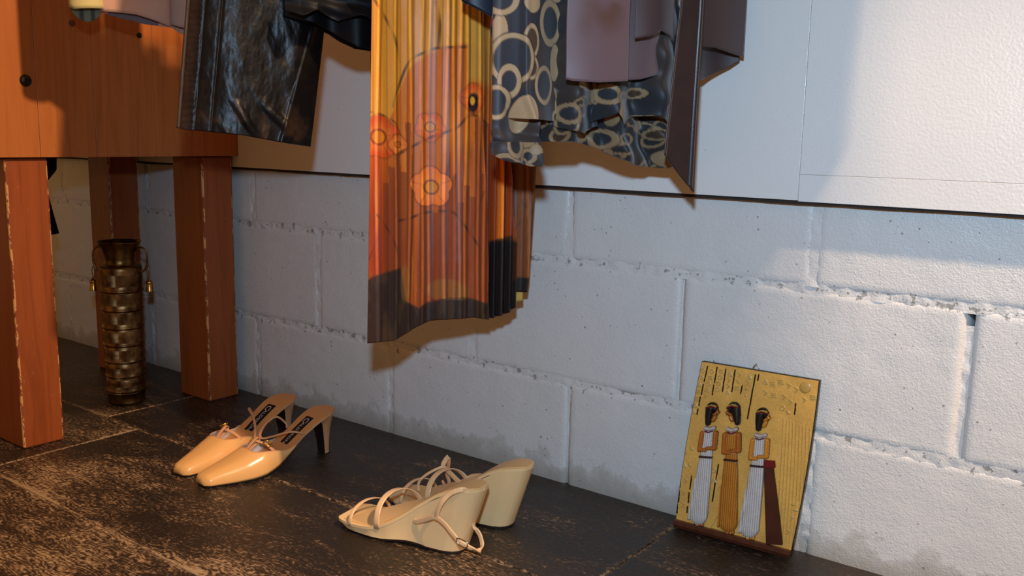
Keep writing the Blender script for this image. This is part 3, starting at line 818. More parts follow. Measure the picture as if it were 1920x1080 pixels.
quadpanel('inner_hem', P_['i'], P_['j'], .82, hemf([(0, P_['i'][2]+.003), (.3, P_['i'][2]+.003), (.6, P_['i'][2]+.013), (.85, P_['j'][2]-.004), (1, P_['j'][2]+.004)]),
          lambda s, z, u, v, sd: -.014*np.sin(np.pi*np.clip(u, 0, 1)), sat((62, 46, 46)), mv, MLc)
hanger(FM1, -.02, .10, 'clip hanger holding the mauve satin skirt')

# ---- long dark brown leather sash with a pointed end --------------------------------------
sash = empty('leather_belt', (.08, -.18, .52)); tag(sash, 'dark brown leather belt end cut to a slanting point, in front of the mauve skirt', 'belt')
Sq = tuple(sash.location)
def sash_col(s, z, u, v, sd):
    n = fbm(np.stack([s, z, s*0], -1), 50, 3)
    c = np.ones(s.shape+(3,))*lin((46, 31, 31))
    c = mixc(c, sstep(.45, .7, n)*.4, (62, 42, 38))
    c = mixc(c, (np.abs(u-.86) < .018)*.8, (26, 18, 18)); c = mixc(c, sstep(.9, .99, u)*.5, (80, 56, 50)); c = mixc(c, sstep(.05, .0, u)*.4, (80, 56, 50))
    return c
panel('strap', FB, lerpf(.565, -.0450, .753, -.0340), lerpf(.517, .0012, .755, -.0008), TOP, hemf([(0, .565), (.12, .560), (.55, .538), (1, .5165)]),
      lambda s, z, u, v, sd: .0015*np.exp(-((u-.89)/.05)**2)+.0012*np.exp(-((u-.03)/.03)**2)+.003*np.sin(z*9), sash_col, MAT['strap'], sash, 60, 200, loc=Sq, solid=.0026)
for uu in (.055, .925):
    P = []
    for k in range(60):
        z = .80-(.80-(.560 if uu < .5 else .5235))*k/59
        l = -.045+(z-.565)/.188*.011; r = .0012+(z-.517)/.238*(-.002)
        s_ = l+(r-l)*uu; p = F3(FB, np.array(s_), np.array(.0022+.0015*math.exp(-((uu-.89)/.05)**2)+.003*math.sin(z*9)), np.array(z)); P.append(Vector(p)-sash.location)
    tube('stitching', P, .00028, MAT['thread'], sash, seg=5, sm=False)
hanger(FB, -.02, .02, 'clip hanger holding the dark brown leather belt')

# ---- unseen garments added above the picture to cast the right wall's shadow edge ---------------
def added_garment(name, label, cat, x, y0, y1, z0, z1, col, lab2, rz):
    fr = frame((x, y0), (0, 1)); Ln = y1-y0
    g_ = empty(name, (x, (y0+y1)/2, z0)); tag(g_, label, cat)
    panel('body', fr, lambda z: z*0, lambda z: z*0+Ln, z1, hemf([(0, z0), (.5, z0+.006), (1, z0)]), lambda s, z, u, v, sd: .006*np.sin(s*50), flatcol(col, .08), MAT['cotton'], g_, 40, 30, T=.05, loc=tuple(g_.location))
    return g_
added_garment('added_blouse', 'unseen grey blouse added to shade the wall, nearer the mauve skirt', 'blouse', .432, -.44, -.110, .825, 1.60, (120, 116, 118), '', 0)
added_rail = empty('clothes_rail', (.85, -.35, 1.64)); tag(added_rail, 'unseen short steel rail added to carry the shadow-casting garments at the right', 'rail')  # added out of view, carries the shadow-casting blouse and coat
tube('rail_tube', [(-.45, 0, 0), (0, 0, 0), (.45, 0, 0)], .0125, MAT['steel'], added_rail, seg=16, sm=False)
for xx in (-.35, .35):
    tube('bracket', [(xx, 0, -.013), (xx, .10, -.03), (xx, .32, -.06), (xx, .33, -.06)], .007, MAT['steel'], added_rail, seg=10)
added_garment('added_coat', 'unseen brown coat added to shade the wall at the right', 'coat', .81, -.46, -.30, 1.03, 1.61, (88, 66, 50), '', 0)  # added out of view, its edge shades the lower wall

# ================================================================== BLACK BAG UNDER THE TABLE
bg = empty('cloth_bag', (-1.40, -.27, .36)); tag(bg, 'black cloth bag hanging in the dark under the pine table behind its near leg', 'bag')
FBG = frame((-1.40, -.27), (.30, .30))
panel('bag_body', FBG, lambda z: z*0-.10, lambda z: np.interp(z, [.34, .46, .49, .53], [.034, .010, .034, .036]), .527, hemf([(0, .35), (.5, .345), (1, .352)]),
      lambda s, z, u, v, sd: .004*np.sin(s*80), flatcol((15, 13, 14), .2), MAT['velvet'], bg, 24, 30, T=.06, loc=tuple(bg.location))
panel('lace_edge', FBG, lambda z: z*0-.06, lambda z: .004+.003*np.sin(z*300), .36, hemf([(0, .2), (1, .19)]),
      lambda s, z, u, v, sd: .002*np.sin(z*120), flatcol((15, 13, 14), .2), MAT['velvet'], bg, 6, 90, loc=tuple(bg.location))
# ================================================================== BRASS VASE
MAT['brass'] = (lambda: (lambda t: t.out(
    t.ramp(t.noise(t.coord('Object', (12, 12, 12)), 3, 4, .6), [(.3, s2l((70, 50, 30))), (.55, s2l((128, 98, 56))), (.8, s2l((168, 134, 84)))]),
    .34, t.bump(t.noise(t.coord('Object'), 400, 3), .12, .0006), 1.0))(MT('old_brass')))()
def m_brass_body():
    t = MT('engraved_brass'); tc = t.n('TexCoord'); sp = t.n('SeparateXYZ'); t.L.new(tc.outputs['Object'], sp.inputs[0])
    ang = t.math('ARCTAN2', sp.outputs[1], sp.outputs[0]); z = sp.outputs[2]
    # zig-zag chevrons cut in bands
    a = t.math('MULTIPLY', ang, 1.2732); tri = t.math('ABSOLUTE', t.math('SUBTRACT', t.math('FRACT', a), .5))
    ph = t.math('ADD', t.math('MULTIPLY', z, 26), t.math('MULTIPLY', tri, 1.6))
    st = t.math('ABSOLUTE', t.math('SUBTRACT', t.math('FRACT', t.math('MULTIPLY', ph, 9)), .5))
    band = t.math('GREATER_THAN', t.math('FRACT', t.math('MULTIPLY', z, 25.)), .38)
    h = t.math('MULTIPLY', st, band)
    n = t.noise(t.coord('Object', (12, 12, 12)), 3, 4, .65)
    c = t.ramp(n, [(.3, s2l((80, 56, 38))), (.55, s2l((140, 106, 66))), (.8, s2l((184, 146, 96)))])
    c = t.mix(t.math('MULTIPLY', t.math('MULTIPLY', t.math('LESS_THAN', st, .10), band), .3), c, s2l((44, 32, 22)))
    b = t.bump(h, .75, .0011); b = t.bump(t.noise(tc.outputs['Object'], 260, 3), .25, .0008, b)
    return t.out(c, t.math('MULTIPLY_ADD', n, .25, .24), b, 1.0)
MAT['brass_body'] = m_brass_body()
MAT['bell'] = m_plain('bright_brass', (206, 160, 84), .26, 1.0, nstr=.05)
va = empty('brass_vase', (-1.192, -.216, .0005)); tag(va, 'tall engraved brass vase with two handles hung with little bells, under the table', 'vase')
prof = [(.0005, .0), (.034, .0), (.0372, .002), (.038, .006), (.0382, .024)]
for i, z in enumerate((.028, .060, .092, .128, .165, .203, .243)):
    r = .0380+.0045*(z/.29)
    prof += [(r, z-.004), (r-.0012, z-.0025), (r-.0012, z-.001), (r+.0016, z), (r+.0022, z+.002), (r+.0016, z+.004), (r, z+.006), (r+.0002, z+.018)]
prof += [(.0428, .275), (.0430, .288), (.0426, .293), (.0405, .2965), (.034, .2985), (.0325, .3005)]
lathe('body', prof, MAT['brass_body'], va, 64, cap=True)
lathe('neck', [(.0325, .3000), (.0305, .304), (.0305, .312), (.0325, .325), (.0375, .338), (.0425, .3455), (.0435, .3465), (.0430, .3478), (.0415, .3470), (.0365, .338), (.0285, .325), (.0275, .312), (.027, .29), (.025, .15), (.0005, .15)], MAT['brass'], va, 56, cap=False)
hd = Vector((.796, .605, 0)).normalized()
for sg in (-1, 1):
    d = hd*sg
    tube('handle', [d*.0310+Vector((0, 0, .318)), d*.038+Vector((0, 0, .333)), d*.048+Vector((0, 0, .3345)), d*.0555+Vector((0, 0, .326)), d*.0570+Vector((0, 0, .308)), d*.0535+Vector((0, 0, .292)), d*.0470+Vector((0, 0, .284)), d*.0425+Vector((0, 0, .286))],
         .0021, MAT['brass'], va, seg=10)
    lc = d*.0575+Vector((0, 0, .279))
    tube('bell_ring', [lc+Vector((0, 0, .014)), lc+d*.003+Vector((0, 0, .004)), lc+Vector((0, 0, -.010)), lc-d*.003+Vector((0, 0, .004))], .0009, MAT['brass'], va, seg=8, closed=True)
    bx_ = lathe('bell', [(.0006, 0), (.0018, -.0005), (.0022, -.004), (.0055, -.006), (.0072, -.0085), (.0060, -.0105), (.0064, -.014), (.0070, -.027), (.0078, -.0285), (.0070, -.0285), (.0058, -.016), (.0004, -.012)], MAT['bell'], va, 24,
                loc=tuple(lc+d*.002+Vector((0, 0, -.009))), cap=False)

# ================================================================== NUDE LEATHER MULES
MAT.update(
    nude=m_plain('nude_leather', (230, 172, 104), .22, spec=.55, nscale=18, nstr=.04, var=.05),
    nudem=m_plain('nude_leather_strap', (208, 150, 104), .38, spec=.4, nscale=30, nstr=.08, var=.06),
    insole=m_plain('tan_insole', (206, 142, 84), .5, spec=.35, nscale=40, nstr=.1, var=.06),
    whitelin=m_plain('white_lining', (208, 204, 206), .55, spec=.3, nscale=30, nstr=.05, var=.02),
    sole=m_plain('dark_sole', (34, 22, 18), .45, nscale=40),
    blacklab=m_plain('black_label', (14, 13, 14), .5, nscale=60),
    labtext=m_plain('label_lettering', (196, 178, 160), .4, nscale=60),
    gold=m_plain('gold_buckle', (246, 196, 92), .2, 1.0, nstr=.0),
    wedge=m_plain('nude_wedge_leather', (238, 198, 142), .30, spec=.45, nscale=26, nstr=.06, var=.05),
    wedgein=m_plain('wedge_insole', (224, 180, 116), .4, spec=.35, nscale=26, nstr=.06, var=.05),
    patent=m_plain('nude_patent_strap', (228, 184, 136), .22, spec=.55, nscale=26, nstr=.03, var=.04),
)
ML = .262
MZ = [(0, .0840), (.02, .0815), (.045, .0735), (.07, .0600), (.095, .0445), (.12, .0290), (.145, .0165), (.17, .0095), (.20, .0070), (.262, .0068)]
MW = [(0, .004), (.003, .013), (.008, .0195), (.02, .0262), (.035, .0285), (.055, .0270), (.08, .0245), (.11, .0290), (.14, .0362), (.165, .0395), (.19, .0370), (.22, .0292), (.245, .0222), (.256, .0190), (.260, .0150), (.262, .010)]
def sm_interp(pts):
    xs_ = np.array([p[0] for p in pts]); ys_ = np.array([p[1] for p in pts])
    m = np.gradient(ys_, xs_)
    def f(x):
        x = min(max(x, xs_[0]), xs_[-1]); i = min(int(np.searchsorted(xs_, x, 'right'))-1, len(xs_)-2)
        h = xs_[i+1]-xs_[i]; t = (x-xs_[i])/h
        s0 = (ys_[i+1]-ys_[i])/h
        m0, m1 = m[i], m[i+1]
        if s0 == 0: m0 = m1 = 0
        return float((2*t**3-3*t*t+1)*ys_[i]+(t**3-2*t*t+t)*h*m0+(-2*t**3+3*t*t)*ys_[i+1]+(t**3-t*t)*h*m1)
    return f
mz = sm_interp(MZ); mw = lambda x: interp(x, MW)
def bend(x):  # a foot-shaped last is not symmetrical
    return .004*math.sin(x/ML*math.pi*1.2)
def slab(name, zt, zb, wf_, x0, x1, mat, parent, mir, nx=60, ny=8, bd=bend, crown=0.0):
    """closed sole-like slab between top zt(x) and bottom zb(x)"""
    V, F = [], []
    xs_ = [x0 + (x1-x0)*(.5-.5*math.cos(math.pi*i/nx)) for i in range(nx+1)]
    for lay, zf in ((0, zt), (1, zb)):
        for x in xs_:
            for j in range(ny+1):
                t = j/ny*2-1
                V.append((x, mir*(bd(x)+t*wf_(x)), zf(x)+(crown*(1-t*t) if lay == 0 else 0)))
    W = ny+1; o = (nx+1)*W
    for i in range(nx):
        for j in range(ny):
            a = i*W+j; F.append((a, a+W, a+W+1, a+1)); F.append((o+a, o+a+1, o+a+W+1, o+a+W))
        a = i*W; F.append((a, o+a, o+a+W, a+W)); a = i*W+ny; F.append((a, a+W, o+a+W, o+a))
    F.append(tuple(range(0, W))+tuple(o+j for j in range(ny, -1, -1)))
    F.append(tuple(nx*W+j for j in range(ny, -1, -1))+tuple(o+nx*W+j for j in range(W)))
    ob = mobj(name, V, F, mat, parent)
    es = ob.modifiers.new('edges', 'EDGE_SPLIT'); es.split_angle = math.radians(40)
    return ob
def text_mesh(txt, size, mat, name, parent, fn, first=1.0):
    cu = bpy.data.curves.new('txt', 'FONT'); cu.body = txt; cu.size = size; cu.resolution_u = 3; cu.space_character = 1.02
    to = bpy.data.objects.new('txt', cu); C.objects.link(to)
    dg = bpy.context.evaluated_depsgraph_get(); me = bpy.data.meshes.new_from_object(to.evaluated_get(dg))
    V = [v.co.copy() for v in me.vertices]; Fc = [tuple(p.vertices) for p in me.polygons]
    bpy.data.objects.remove(to); bpy.data.meshes.remove(me)
    V = [fn(v) for v in V]
    o = mobj(name, V, Fc, mat, parent, smooth=False)
    m = o.modifiers.new('thickness', 'SOLIDIFY'); m.thickness = .0002
    return o
def make_mule(loc, ang, label, mir, variant):
    e = empty('slingback_mule', loc, ang); tag(e, label, 'shoe', 'nude leather square-toed mules')
    slab('insole', lambda x: mz(x), lambda x: mz(x)-.0016, lambda x: mw(x)*.985, .001, ML-.012, MAT['insole'], e, mir)
    slab('shank', lambda x: mz(x)-.0016, lambda x: mz(x)-.0052, lambda x: mw(x), 0, .165, MAT['nudem'], e, mir)
    slab('outsole', lambda x: max(mz(x)-.0053, .0034), lambda x: max(mz(x)-.0078, 0.0), lambda x: mw(x)*(.985 if x < ML-.01 else .99), .095, ML-.0005, MAT['sole'], e, mir)
    # heel: slim, black breast in front
    V, F = [], []
    seg = 20
    lv = [(0, .0090, .0235, .0105), (.004, .0088, .0235, .0108), (.02, .0082, .0250, .0112), (.045, .0062, .0290, .0140), (.060, .004, .0345, .019), (.070, .0025, .0410, .0240), (.0765, .0015, .047, .0265)]
    for z, xa, xb, hw in lv:
        for k in range(seg):
            a = math.pi*(k/(seg-1)) - math.pi/2
            x = xa+(xb-xa)*(1-max(0, math.cos(a))**.6); y = hw*math.sin(a)
            zz = z if z < .07 else min(z, mz(x)-.0053)
            V.append((x, mir*(y+bend(x)), zz))
    for i in range(len(lv)-1):
        for k in range(seg-1): F.append((i*seg+k, i*seg+k+1, (i+1)*seg+k+1, (i+1)*seg+k))
    F.append(tuple(range(seg)))
    mobj('heel', V, F, MAT['nudem'], e)
    Vb, Fb = [], []
    for z, xa, xb, hw in lv:
        zz = z if z < .07 else min(z, mz(xb)-.0053)
        Vb += [(xb-.0002, mir*(-hw+bend(xb)), zz), (xb+.0008, mir*(-hw+bend(xb)), zz), (xb+.0008, mir*(hw+bend(xb)), zz), (xb-.0002, mir*(hw+bend(xb)), zz)]
    for i in range(len(lv)-1):
        for k in range(4): Fb.append((i*4+k, i*4+(k+1) % 4, (i+1)*4+(k+1) % 4, (i+1)*4+k))
    mobj('heel_breast', Vb, Fb, MAT['sole'], e, smooth=False)
    slab('heel_tip', lambda x: .0006, lambda x: -.0004, lambda x: .0108, .0092, .0240, MAT['sole'], e, mir, nx=4, ny=2)
    # upper
    HH = sm_interp([(.085, .020), (.11, .030), (.14, .040), (.165, .0425), (.19, .036), (.215, .0285), (.24, .0215), (.252, .0175), (.259, .0145), (.2635, .0100)])
    def xs0(ph):
        s_ = math.sin(ph)
        k = .100 if (ph < math.pi/2) else .094
        return k + (.178-k)*sstep(.25, 1.0, s_)
    def upper(off, name, mat, thick, cut=1.0):
        V, F = [], []; nu_, nv_ = 56, 40
        for i in range(nv_+1):
            ph = math.pi*i/nv_
            for j in range(nu_+1):
                t = j/nu_; x = xs0(ph)+(ML+.0012-xs0(ph))*t*cut
                w_ = mw(min(x, ML-.0002))+.0022-off; h = HH(x)-off
                ca = math.copysign(abs(math.cos(ph))**.72, math.cos(ph)); sa = math.sin(ph)**.85
                zb = mz(x)-.0035
                hh = h
                if x < .178: hh = max(.006, min(h, .008+ (h-.008)*sstep(.094, .150, x)*1.0)) if sa < .8 else h
                V.append((x, mir*(bend(x)+w_*ca*(1+.02*sa)), zb + hh*sa))
        W = nu_+1
        for i in range(nv_):
            for j in range(nu_): F.append((i*W+j, i*W+j+1, (i+1)*W+j+1, (i+1)*W+j))
        if cut == 1.0:
            c0 = len(V); V.append((ML+.0018, mir*bend(ML), mz(ML)-.0035+HH(ML)*.42)); F.append((nu_, nv_*W+nu_, c0))
            for i in range(nv_): F.append((i*W+nu_, c0, (i+1)*W+nu_))
        o = mobj(name, V, F, mat, e)
        m = o.modifiers.new('thickness', 'SOLIDIFY'); m.thickness = thick; m.offset = 0
        return o
    upper(0, 'vamp', MAT['nude'], .0010)
    upper(.0014, 'lining', MAT['whitelin'], .0006, .80)
    # bound edge of the opening
    P = []
    for i in range(0, 41):
        ph = math.pi*i/40; x = xs0(ph); w_ = mw(x)+.0022; sa = math.sin(ph)**.85; ca = math.copysign(abs(math.cos(ph))**.72, math.cos(ph))
        h = HH(x); hh = max(.006, min(h, .008+(h-.008)*sstep(.094, .150, x))) if sa < .8 else h
        P.append(Vector((x, mir*(bend(x)+w_*ca*(1+.02*sa)), mz(x)-.0035+hh*sa)))
    V, F = tube_data(P, .0011, 8); mobj('topline', V, F, MAT['nudem'], e)
    # instep strap through a small tongue loop, with a gilt buckle
    A_ = Vector((.150, mir*-.030, mz(.15)+.026)); B_ = Vector((.140, mir*.034, mz(.14)+.018))
    mid = Vector((.160, 0, mz(.16)+.043))
    tube('instep_strap', [A_, (A_+mid)/2+Vector((.002, 0, .004)), mid, (B_+mid)/2+Vector((0, 0, .004)), B_], .0030, MAT['nudem'], e, seg=10, flat=.0010, ref=Vector((.25, 0, 1)))
    tube('tongue_loop', [Vector((.180, mir*.002, mz(.18)+.034)), Vector((.168, mir*.002, mz(.168)+.0435)), Vector((.157, mir*.002, mz(.157)+.0475)), Vector((.153, mir*.002, mz(.153)+.042)), Vector((.160, mir*.002, mz(.16)+.038)), Vector((.175, mir*.002, mz(.175)+.033))],
         .0034, MAT['nudem'], e, seg=10, flat=.0008, ref=Vector((0, 0, 1)))
    bc = (B_*.60+mid*.40)+Vector((0, 0, .0075)) if variant == 0 else (B_*.40+mid*.60)+Vector((0, 0, .0115))
    dirb = (B_-mid).normalized(); sd_ = Vector((1, 0, 0)); sd_ = (sd_-dirb*sd_.dot(dirb)).normalized()
    tube('buckle', [bc+dirb*.0055+sd_*.0050, bc+dirb*.0055-sd_*.0050, bc-dirb*.0055-sd_*.0050, bc-dirb*.0055+sd_*.0050], .0012, MAT['gold'], e, seg=8, closed=True, n=3)
    tube('buckle_bar', [bc+dirb*.0+sd_*.0050, bc-sd_*.0050], .0016, MAT['gold'], e, seg=8, sm=False)
    # slingback loop fallen forwards over the insole
    if variant == 0:
        pts = [(.078, .0265, mz(.078)-.002), (.086, .0268, mz(.086)+.008), (.104, .018, mz(.1)+.020), (.124, -.002, mz(.12)+.024), (.134, -.020, mz(.13)+.024), (.128, -.034, mz(.128)+.028), (.112, -.038, mz(.112)+.034), (.094, -.034, mz(.094)+.030), (.080, -.0275, mz(.08)+.008), (.078, -.026, mz(.078)-.002)]
        tube('sling_strap', pts, .0023, MAT['nudem'], e, seg=10, flat=.0016)
    else:
        pts = [(.080, .0265, mz(.08)-.002), (.088, .0275, mz(.088)+.007), (.108, .034, mz(.108)+.012), (.130, .044, mz(.13)+.010), (.142, .052, mz(.142)+.006), (.138, .050, mz(.138)+.016), (.118, .030, mz(.118)+.020), (.098, .002, mz(.098)+.020), (.084, -.024, mz(.084)+.016), (.078, -.031, mz(.078)+.013), (.076, -.029, mz(.076)+.006), (.074, -.0255, mz(.074)-.002)]
        tube('sling_strap', pts, .0023, MAT['nudem'], e, seg=10, flat=.0016)
    # maker's label on the insole
    x0, x1, hw = .047, .106, .0105
    Vl, Fl = [], []
    for i in range(13):
        x = x0+(x1-x0)*i/12
        for y in (-hw, hw): Vl.append((x, mir*bend(x)+y, mz(x)+.0004))
    for i in range(12): Fl.append((2*i, 2*i+2, 2*i+3, 2*i+1))
    lab = mobj('label', Vl, Fl, MAT['blacklab'], e)
    def mk(ox, oy, k=1.0):
        return lambda v: Vector((ox+v.x, mir*bend(ox+v.x)+oy+v.y*k, mz(ox+v.x)+.0007))
    text_mesh('C', .0165, MAT['labtext'], 'lettering', lab, mk(x0+.0035, -.0062))
    text_mesh('ALDERON', .0098, MAT['labtext'], 'lettering', lab, mk(x0+.0135, -.0036))
    return e
mule_r = make_mule((-.6270, -.1400, .0005), math.atan2(-.262, -.026), 'nude leather slingback mule nearer the wedges, right one of its pair', 1, 0)
mule_l = make_mule((-.7420, -.1360, .0005), math.atan2(-.262, .018), 'nude leather slingback mule nearer the table leg, left one of its pair', -1, 1)

# ================================================================== WEDGE SANDALS
WL = .238
WZ = [(0, .1000), (.012, .1000), (.035, .0965), (.06, .0860), (.09, .0655), (.12, .0430), (.145, .0275), (.170, .0180), (.2, .0145), (.238, .0140)]
WW = [(0, .003), (.002, .0115), (.006, .0175), (.015, .0232), (.03, .0268), (.05, .0270), (.08, .0262), (.11, .0290), (.145, .0355), (.175, .0385), (.205, .0375), (.225, .0345), (.234, .0310), (.237, .0275), (.238, .0250)]
wz = sm_interp(WZ); ww = lambda x: interp(x, WW)
def bend2(x): return .003*math.sin(x/WL*math.pi*1.1)
def make_wedge(loc, ang, label, mir):
    e = empty('wedge_sandal', loc, ang); tag(e, label, 'shoe', 'nude strappy wedge sandals')
    # wedge body: outline rings from sole to top
    nx = 70; xs_ = [WL*(.5-.5*math.cos(math.pi*i/nx)) for i in range(nx+1)]
    ring = [(x, 1) for x in xs_] + [(x, -1) for x in xs_[-2:0:-1]]
    levels = 12; V, F = [], []
    for l in range(levels+1):
        t = l/levels
        for x, sg in ring:
            zt = wz(x)-.0040; zb = .0028 + (.0035*math.sin(max(0, min(1, (x-.07)/.09))*math.pi) if True else 0)
            xb = .030+x*(WL-.031-.030)/WL
            zz = zb+(zt-zb)*t
            k = min(1, zz/.094)
            inset = (1-k)*(1 if x < .12 else max(0, (WL-x)/(WL-.12)))
            xx = x + (xb-x)*(1-t)*(1 if zt > .03 else zt/.03)
            wd = ww(x)*(1-.10*(1-t)*min(1, zt/.06)-.045*math.sin(t*math.pi)*min(1, zt/.08))
            V.append((xx, mir*(bend2(x)+sg*wd), zz))
    n = len(ring)
    for l in range(levels):
        for k in range(n): F.append((l*n+k, l*n+(k+1) % n, (l+1)*n+(k+1) % n, (l+1)*n+k))
    F.append(tuple(range(n-1, -1, -1))); F.append(tuple(levels*n+k for k in range(n)))
    ob = mobj('wedge_heel', V, F, MAT['wedge'], e); es = ob.modifiers.new('edges', 'EDGE_SPLIT'); es.split_angle = math.radians(50)
    slab('outsole', lambda x: .0030+(.0035*math.sin(max(0, min(1, ((x-.030)/(WL-.061)*WL-.07)/.09))*math.pi)), lambda x: 0.0+(.0030*math.sin(max(0, min(1, ((x-.030)/(WL-.061)*WL-.07)/.09))*math.pi)), lambda x: interp((x-.030)*WL/(WL-.061), WW)*.93, .031, WL-.002, MAT['sole'], e, mir, bd=bend2)
    slab('footbed', lambda x: wz(x), lambda x: wz(x)-.0040, lambda x: ww(x)+.0006, -.0005, WL+.0005, MAT['wedge'], e, mir, bd=bend2)
    slab('insole', lambda x: wz(x)+.0010, lambda x: wz(x)-.0005, lambda x: max(.001, ww(x)-.0042), .0045, WL-.012, MAT['wedgein'], e, mir, bd=bend2)
    def arc(name, x0_, x1_, h, wd, th=.0009, lean=0., skew=0.):
        P = []
        for i in range(25):
            t = i/24; a = math.pi*t
            x = x0_+(x1_-x0_)*t + lean*math.sin(a); w_ = ww(x0_+(x1_-x0_)*t)+.0006
            y = -w_*math.cos(a) ; z = wz(x0_+(x1_-x0_)*t)-.0045 + (h+.004)*math.sin(a)**.75
            P.append(Vector((x, mir*(bend2(x)+y), z)))
        V, F = tube_data(P, wd, 10, flat=th, ref=lambda t: Vector((0, mir*-math.cos(math.pi*t)*1.0, math.sin(math.pi*t)+.05)).normalized())
        return mobj(name, V, F, MAT['patent'], e)
    arc('toe_strap', .188, .208, .024, .0030, lean=.007)
    arc('vamp_strap', .124, .158, .034, .0048, lean=.015)
    return e
WANG = math.atan2(-.036, -.226)
wn = make_wedge((-.1330, -.2980, .0005), WANG, 'nude strappy wedge sandal nearer the camera, its buckled ankle strap fallen down the side', 1)
wf = make_wedge((-.1330, -.1880, .0005), WANG+.02, 'nude strappy wedge sandal nearer the wall, its ankle strap standing up', 1)
def ribbon(name, parent, pts, wd, mat='patent', ref=Vector((0, -1, .15)), th=.0011, n=8, ext=None):
    Minv = (Matrix.Translation(parent.location) @ Matrix.Rotation(parent.rotation_euler[2], 4, 'Z')).inverted()
    P = [Minv @ p for p in smooth_pts(pts, n)]
    rf = Minv.to_3x3() @ Vector(ref)
    V, F = tube_data(P, wd, 10, flat=th, ref=rf)
    return mobj(name, V, F, MAT[mat], parent)
# near sandal: ankle strap lying against the outer side, buckle, and the loop round behind the heel
YN = -.345
ribbon('ankle_strap', wn, [(-0.2320,-0.3400,0.0454), (-0.2240,-0.3430,0.0389), (-0.2067,-0.3440,0.0465), (-0.1857,-0.3450,0.0566), (-0.1680,-0.3460,0.0533), (-0.1534,-0.3470,0.0446), (-0.1406,-0.3460,0.0355), (-0.1317,-0.3430,0.0309), (-0.1239,-0.3340,0.0238), (-0.1255,-0.3180,0.0159), (-0.1314,-0.3060,0.0177), (-0.1379,-0.3030,0.0290), (-0.1448,-0.3030,0.0358)], .0036)
ribbon('heel_sling', wn, [(-0.1448,-0.3030,0.0358), (-0.1498,-0.3030,0.0407), (-0.1496,-0.3000,0.0549), (-0.1540,-0.2960,0.0651), (-0.1613,-0.2920,0.0699)], .0030, ref=Vector((1, 0, 0)))
ribbon('side_strap', wn, [(-0.1828,-0.3450,0.0575), (-0.1799,-0.3450,0.0685), (-0.1739,-0.3430,0.0819), (-0.1666,-0.3380,0.0923), (-0.1576,-0.3340,0.0989), (-0.1492,-0.3280,0.1015), (-0.1460,-0.3180,0.0970), (-0.1481,-0.3060,0.0873)], .0036)
bk = [(-0.1410,-0.3490,0.0403), (-0.1239,-0.3490,0.0392), (-0.1247,-0.3490,0.0313), (-0.1380,-0.3490,0.0319)]
ribbon_b = wn
Minv = (Matrix.Translation(wn.location) @ Matrix.Rotation(wn.rotation_euler[2], 4, 'Z')).inverted()
tube('buckle', [Minv @ Vector(p) for p in bk], .0009, MAT['steel'], wn, seg=8, closed=True, n=4)
# far sandal: the ankle strap stands up in a Y with its buckled end hanging inside
YF = -.215
ribbon('ankle_strap', wf, [(-0.2956,-0.1900,0.0772), (-0.3005,-0.1920,0.0704), (-0.3014,-0.1960,0.0615), (-0.2866,-0.2000,0.0573), (-0.2648,-0.2060,0.0513), (-0.2444,-0.2120,0.0469), (-0.2292,-0.2160,0.0425)], .0040, ref=Vector((.3, -1, .2)))
ribbon('front_sling', wf, [(-0.3017,-0.1970,0.0608), (-0.3115,-0.2050,0.0553), (-0.3246,-0.2120,0.0452), (-0.3347,-0.2160,0.0331), (-0.3340,-0.2180,0.0204), (-0.3281,-0.2180,0.0094), (-0.3193,-0.2150,0.0027), (-0.3128,-0.2120,0.0007)], .0022, ref=Vector((.3, -1, .2)))
ribbon('strap_end', wf, [(-0.2979,-0.1860,0.0738), (-0.2980,-0.1870,0.0615), (-0.3004,-0.1880,0.0469), (-0.2957,-0.1880,0.0355), (-0.2959,-0.1890,0.0277)], .0030, ref=Vector((.3, -1, .2)), mat='nudem')
ribbon('side_strap', wf, [(-0.3251,-0.2150,0.0065), (-0.3124,-0.2100,0.0164), (-0.2986,-0.2000,0.0222), (-0.2934,-0.1800,0.0220), (-0.2835,-0.1680,0.0326), (-0.2697,-0.1620,0.0424), (-0.2475,-0.1650,0.0497), (-0.2327,-0.1700,0.0513)], .0036, ref=Vector((.2, -1, .6)))
ribbon('strap_keeper', wf, [(-0.3052,-0.1940,0.0358), (-0.2986,-0.1950,0.0297), (-0.2940,-0.1950,0.0246)], .0022, ref=Vector((.3, -1, .2)), mat='nudem')
Minv = (Matrix.Translation(wf.location) @ Matrix.Rotation(wf.rotation_euler[2], 4, 'Z')).inverted()
tube('buckle', [Minv @ Vector(p) for p in [(-0.3001,-0.1920,0.0284), (-0.2899,-0.1920,0.0310), (-0.2898,-0.1920,0.0238), (-0.3000,-0.1920,0.0212)]], .0008, MAT['steel'], wf, seg=8, closed=True, n=4)
# ================================================================== GILT RELIEF TABLET
MAT.update(gilt=m_cols('painted_plaster_relief', .33, spec=.5, weave=300, wstr=.15),
           ledge=m_plain('dark_varnished_ledge', (78, 38, 24), .3, spec=.55, nscale=30, var=.3),
           tabback=m_plain('dark_tablet_edge', (30, 26, 20), .5))
tab = empty('relief_tablet', (.120, -.032, .0004)); tag(tab, 'gilt relief tablet of three robed figures leaning against the white block wall', 'tablet')
cBL, cBR, cTL, cTR = [Vector(p) for p in ([(0.0319,-0.0330,0.0014)][0], [(0.2107,-0.0310,0.0041)][0], [(0.0514,-0.0110,0.2588)][0], [(0.2263,-0.0110,0.2606)][0])]
cBL.z = max(cBL.z, .0008); cBR.z = max(cBR.z, .0008)
nrm = (cBR-cBL).cross(cTL-cBL).normalized()
if nrm.y > 0: nrm = -nrm
CB = dict(TL=(190, 42), TR=(778, 145), BL=(50, 868), BR=(626, 1036))
NA, NB = 400, 560
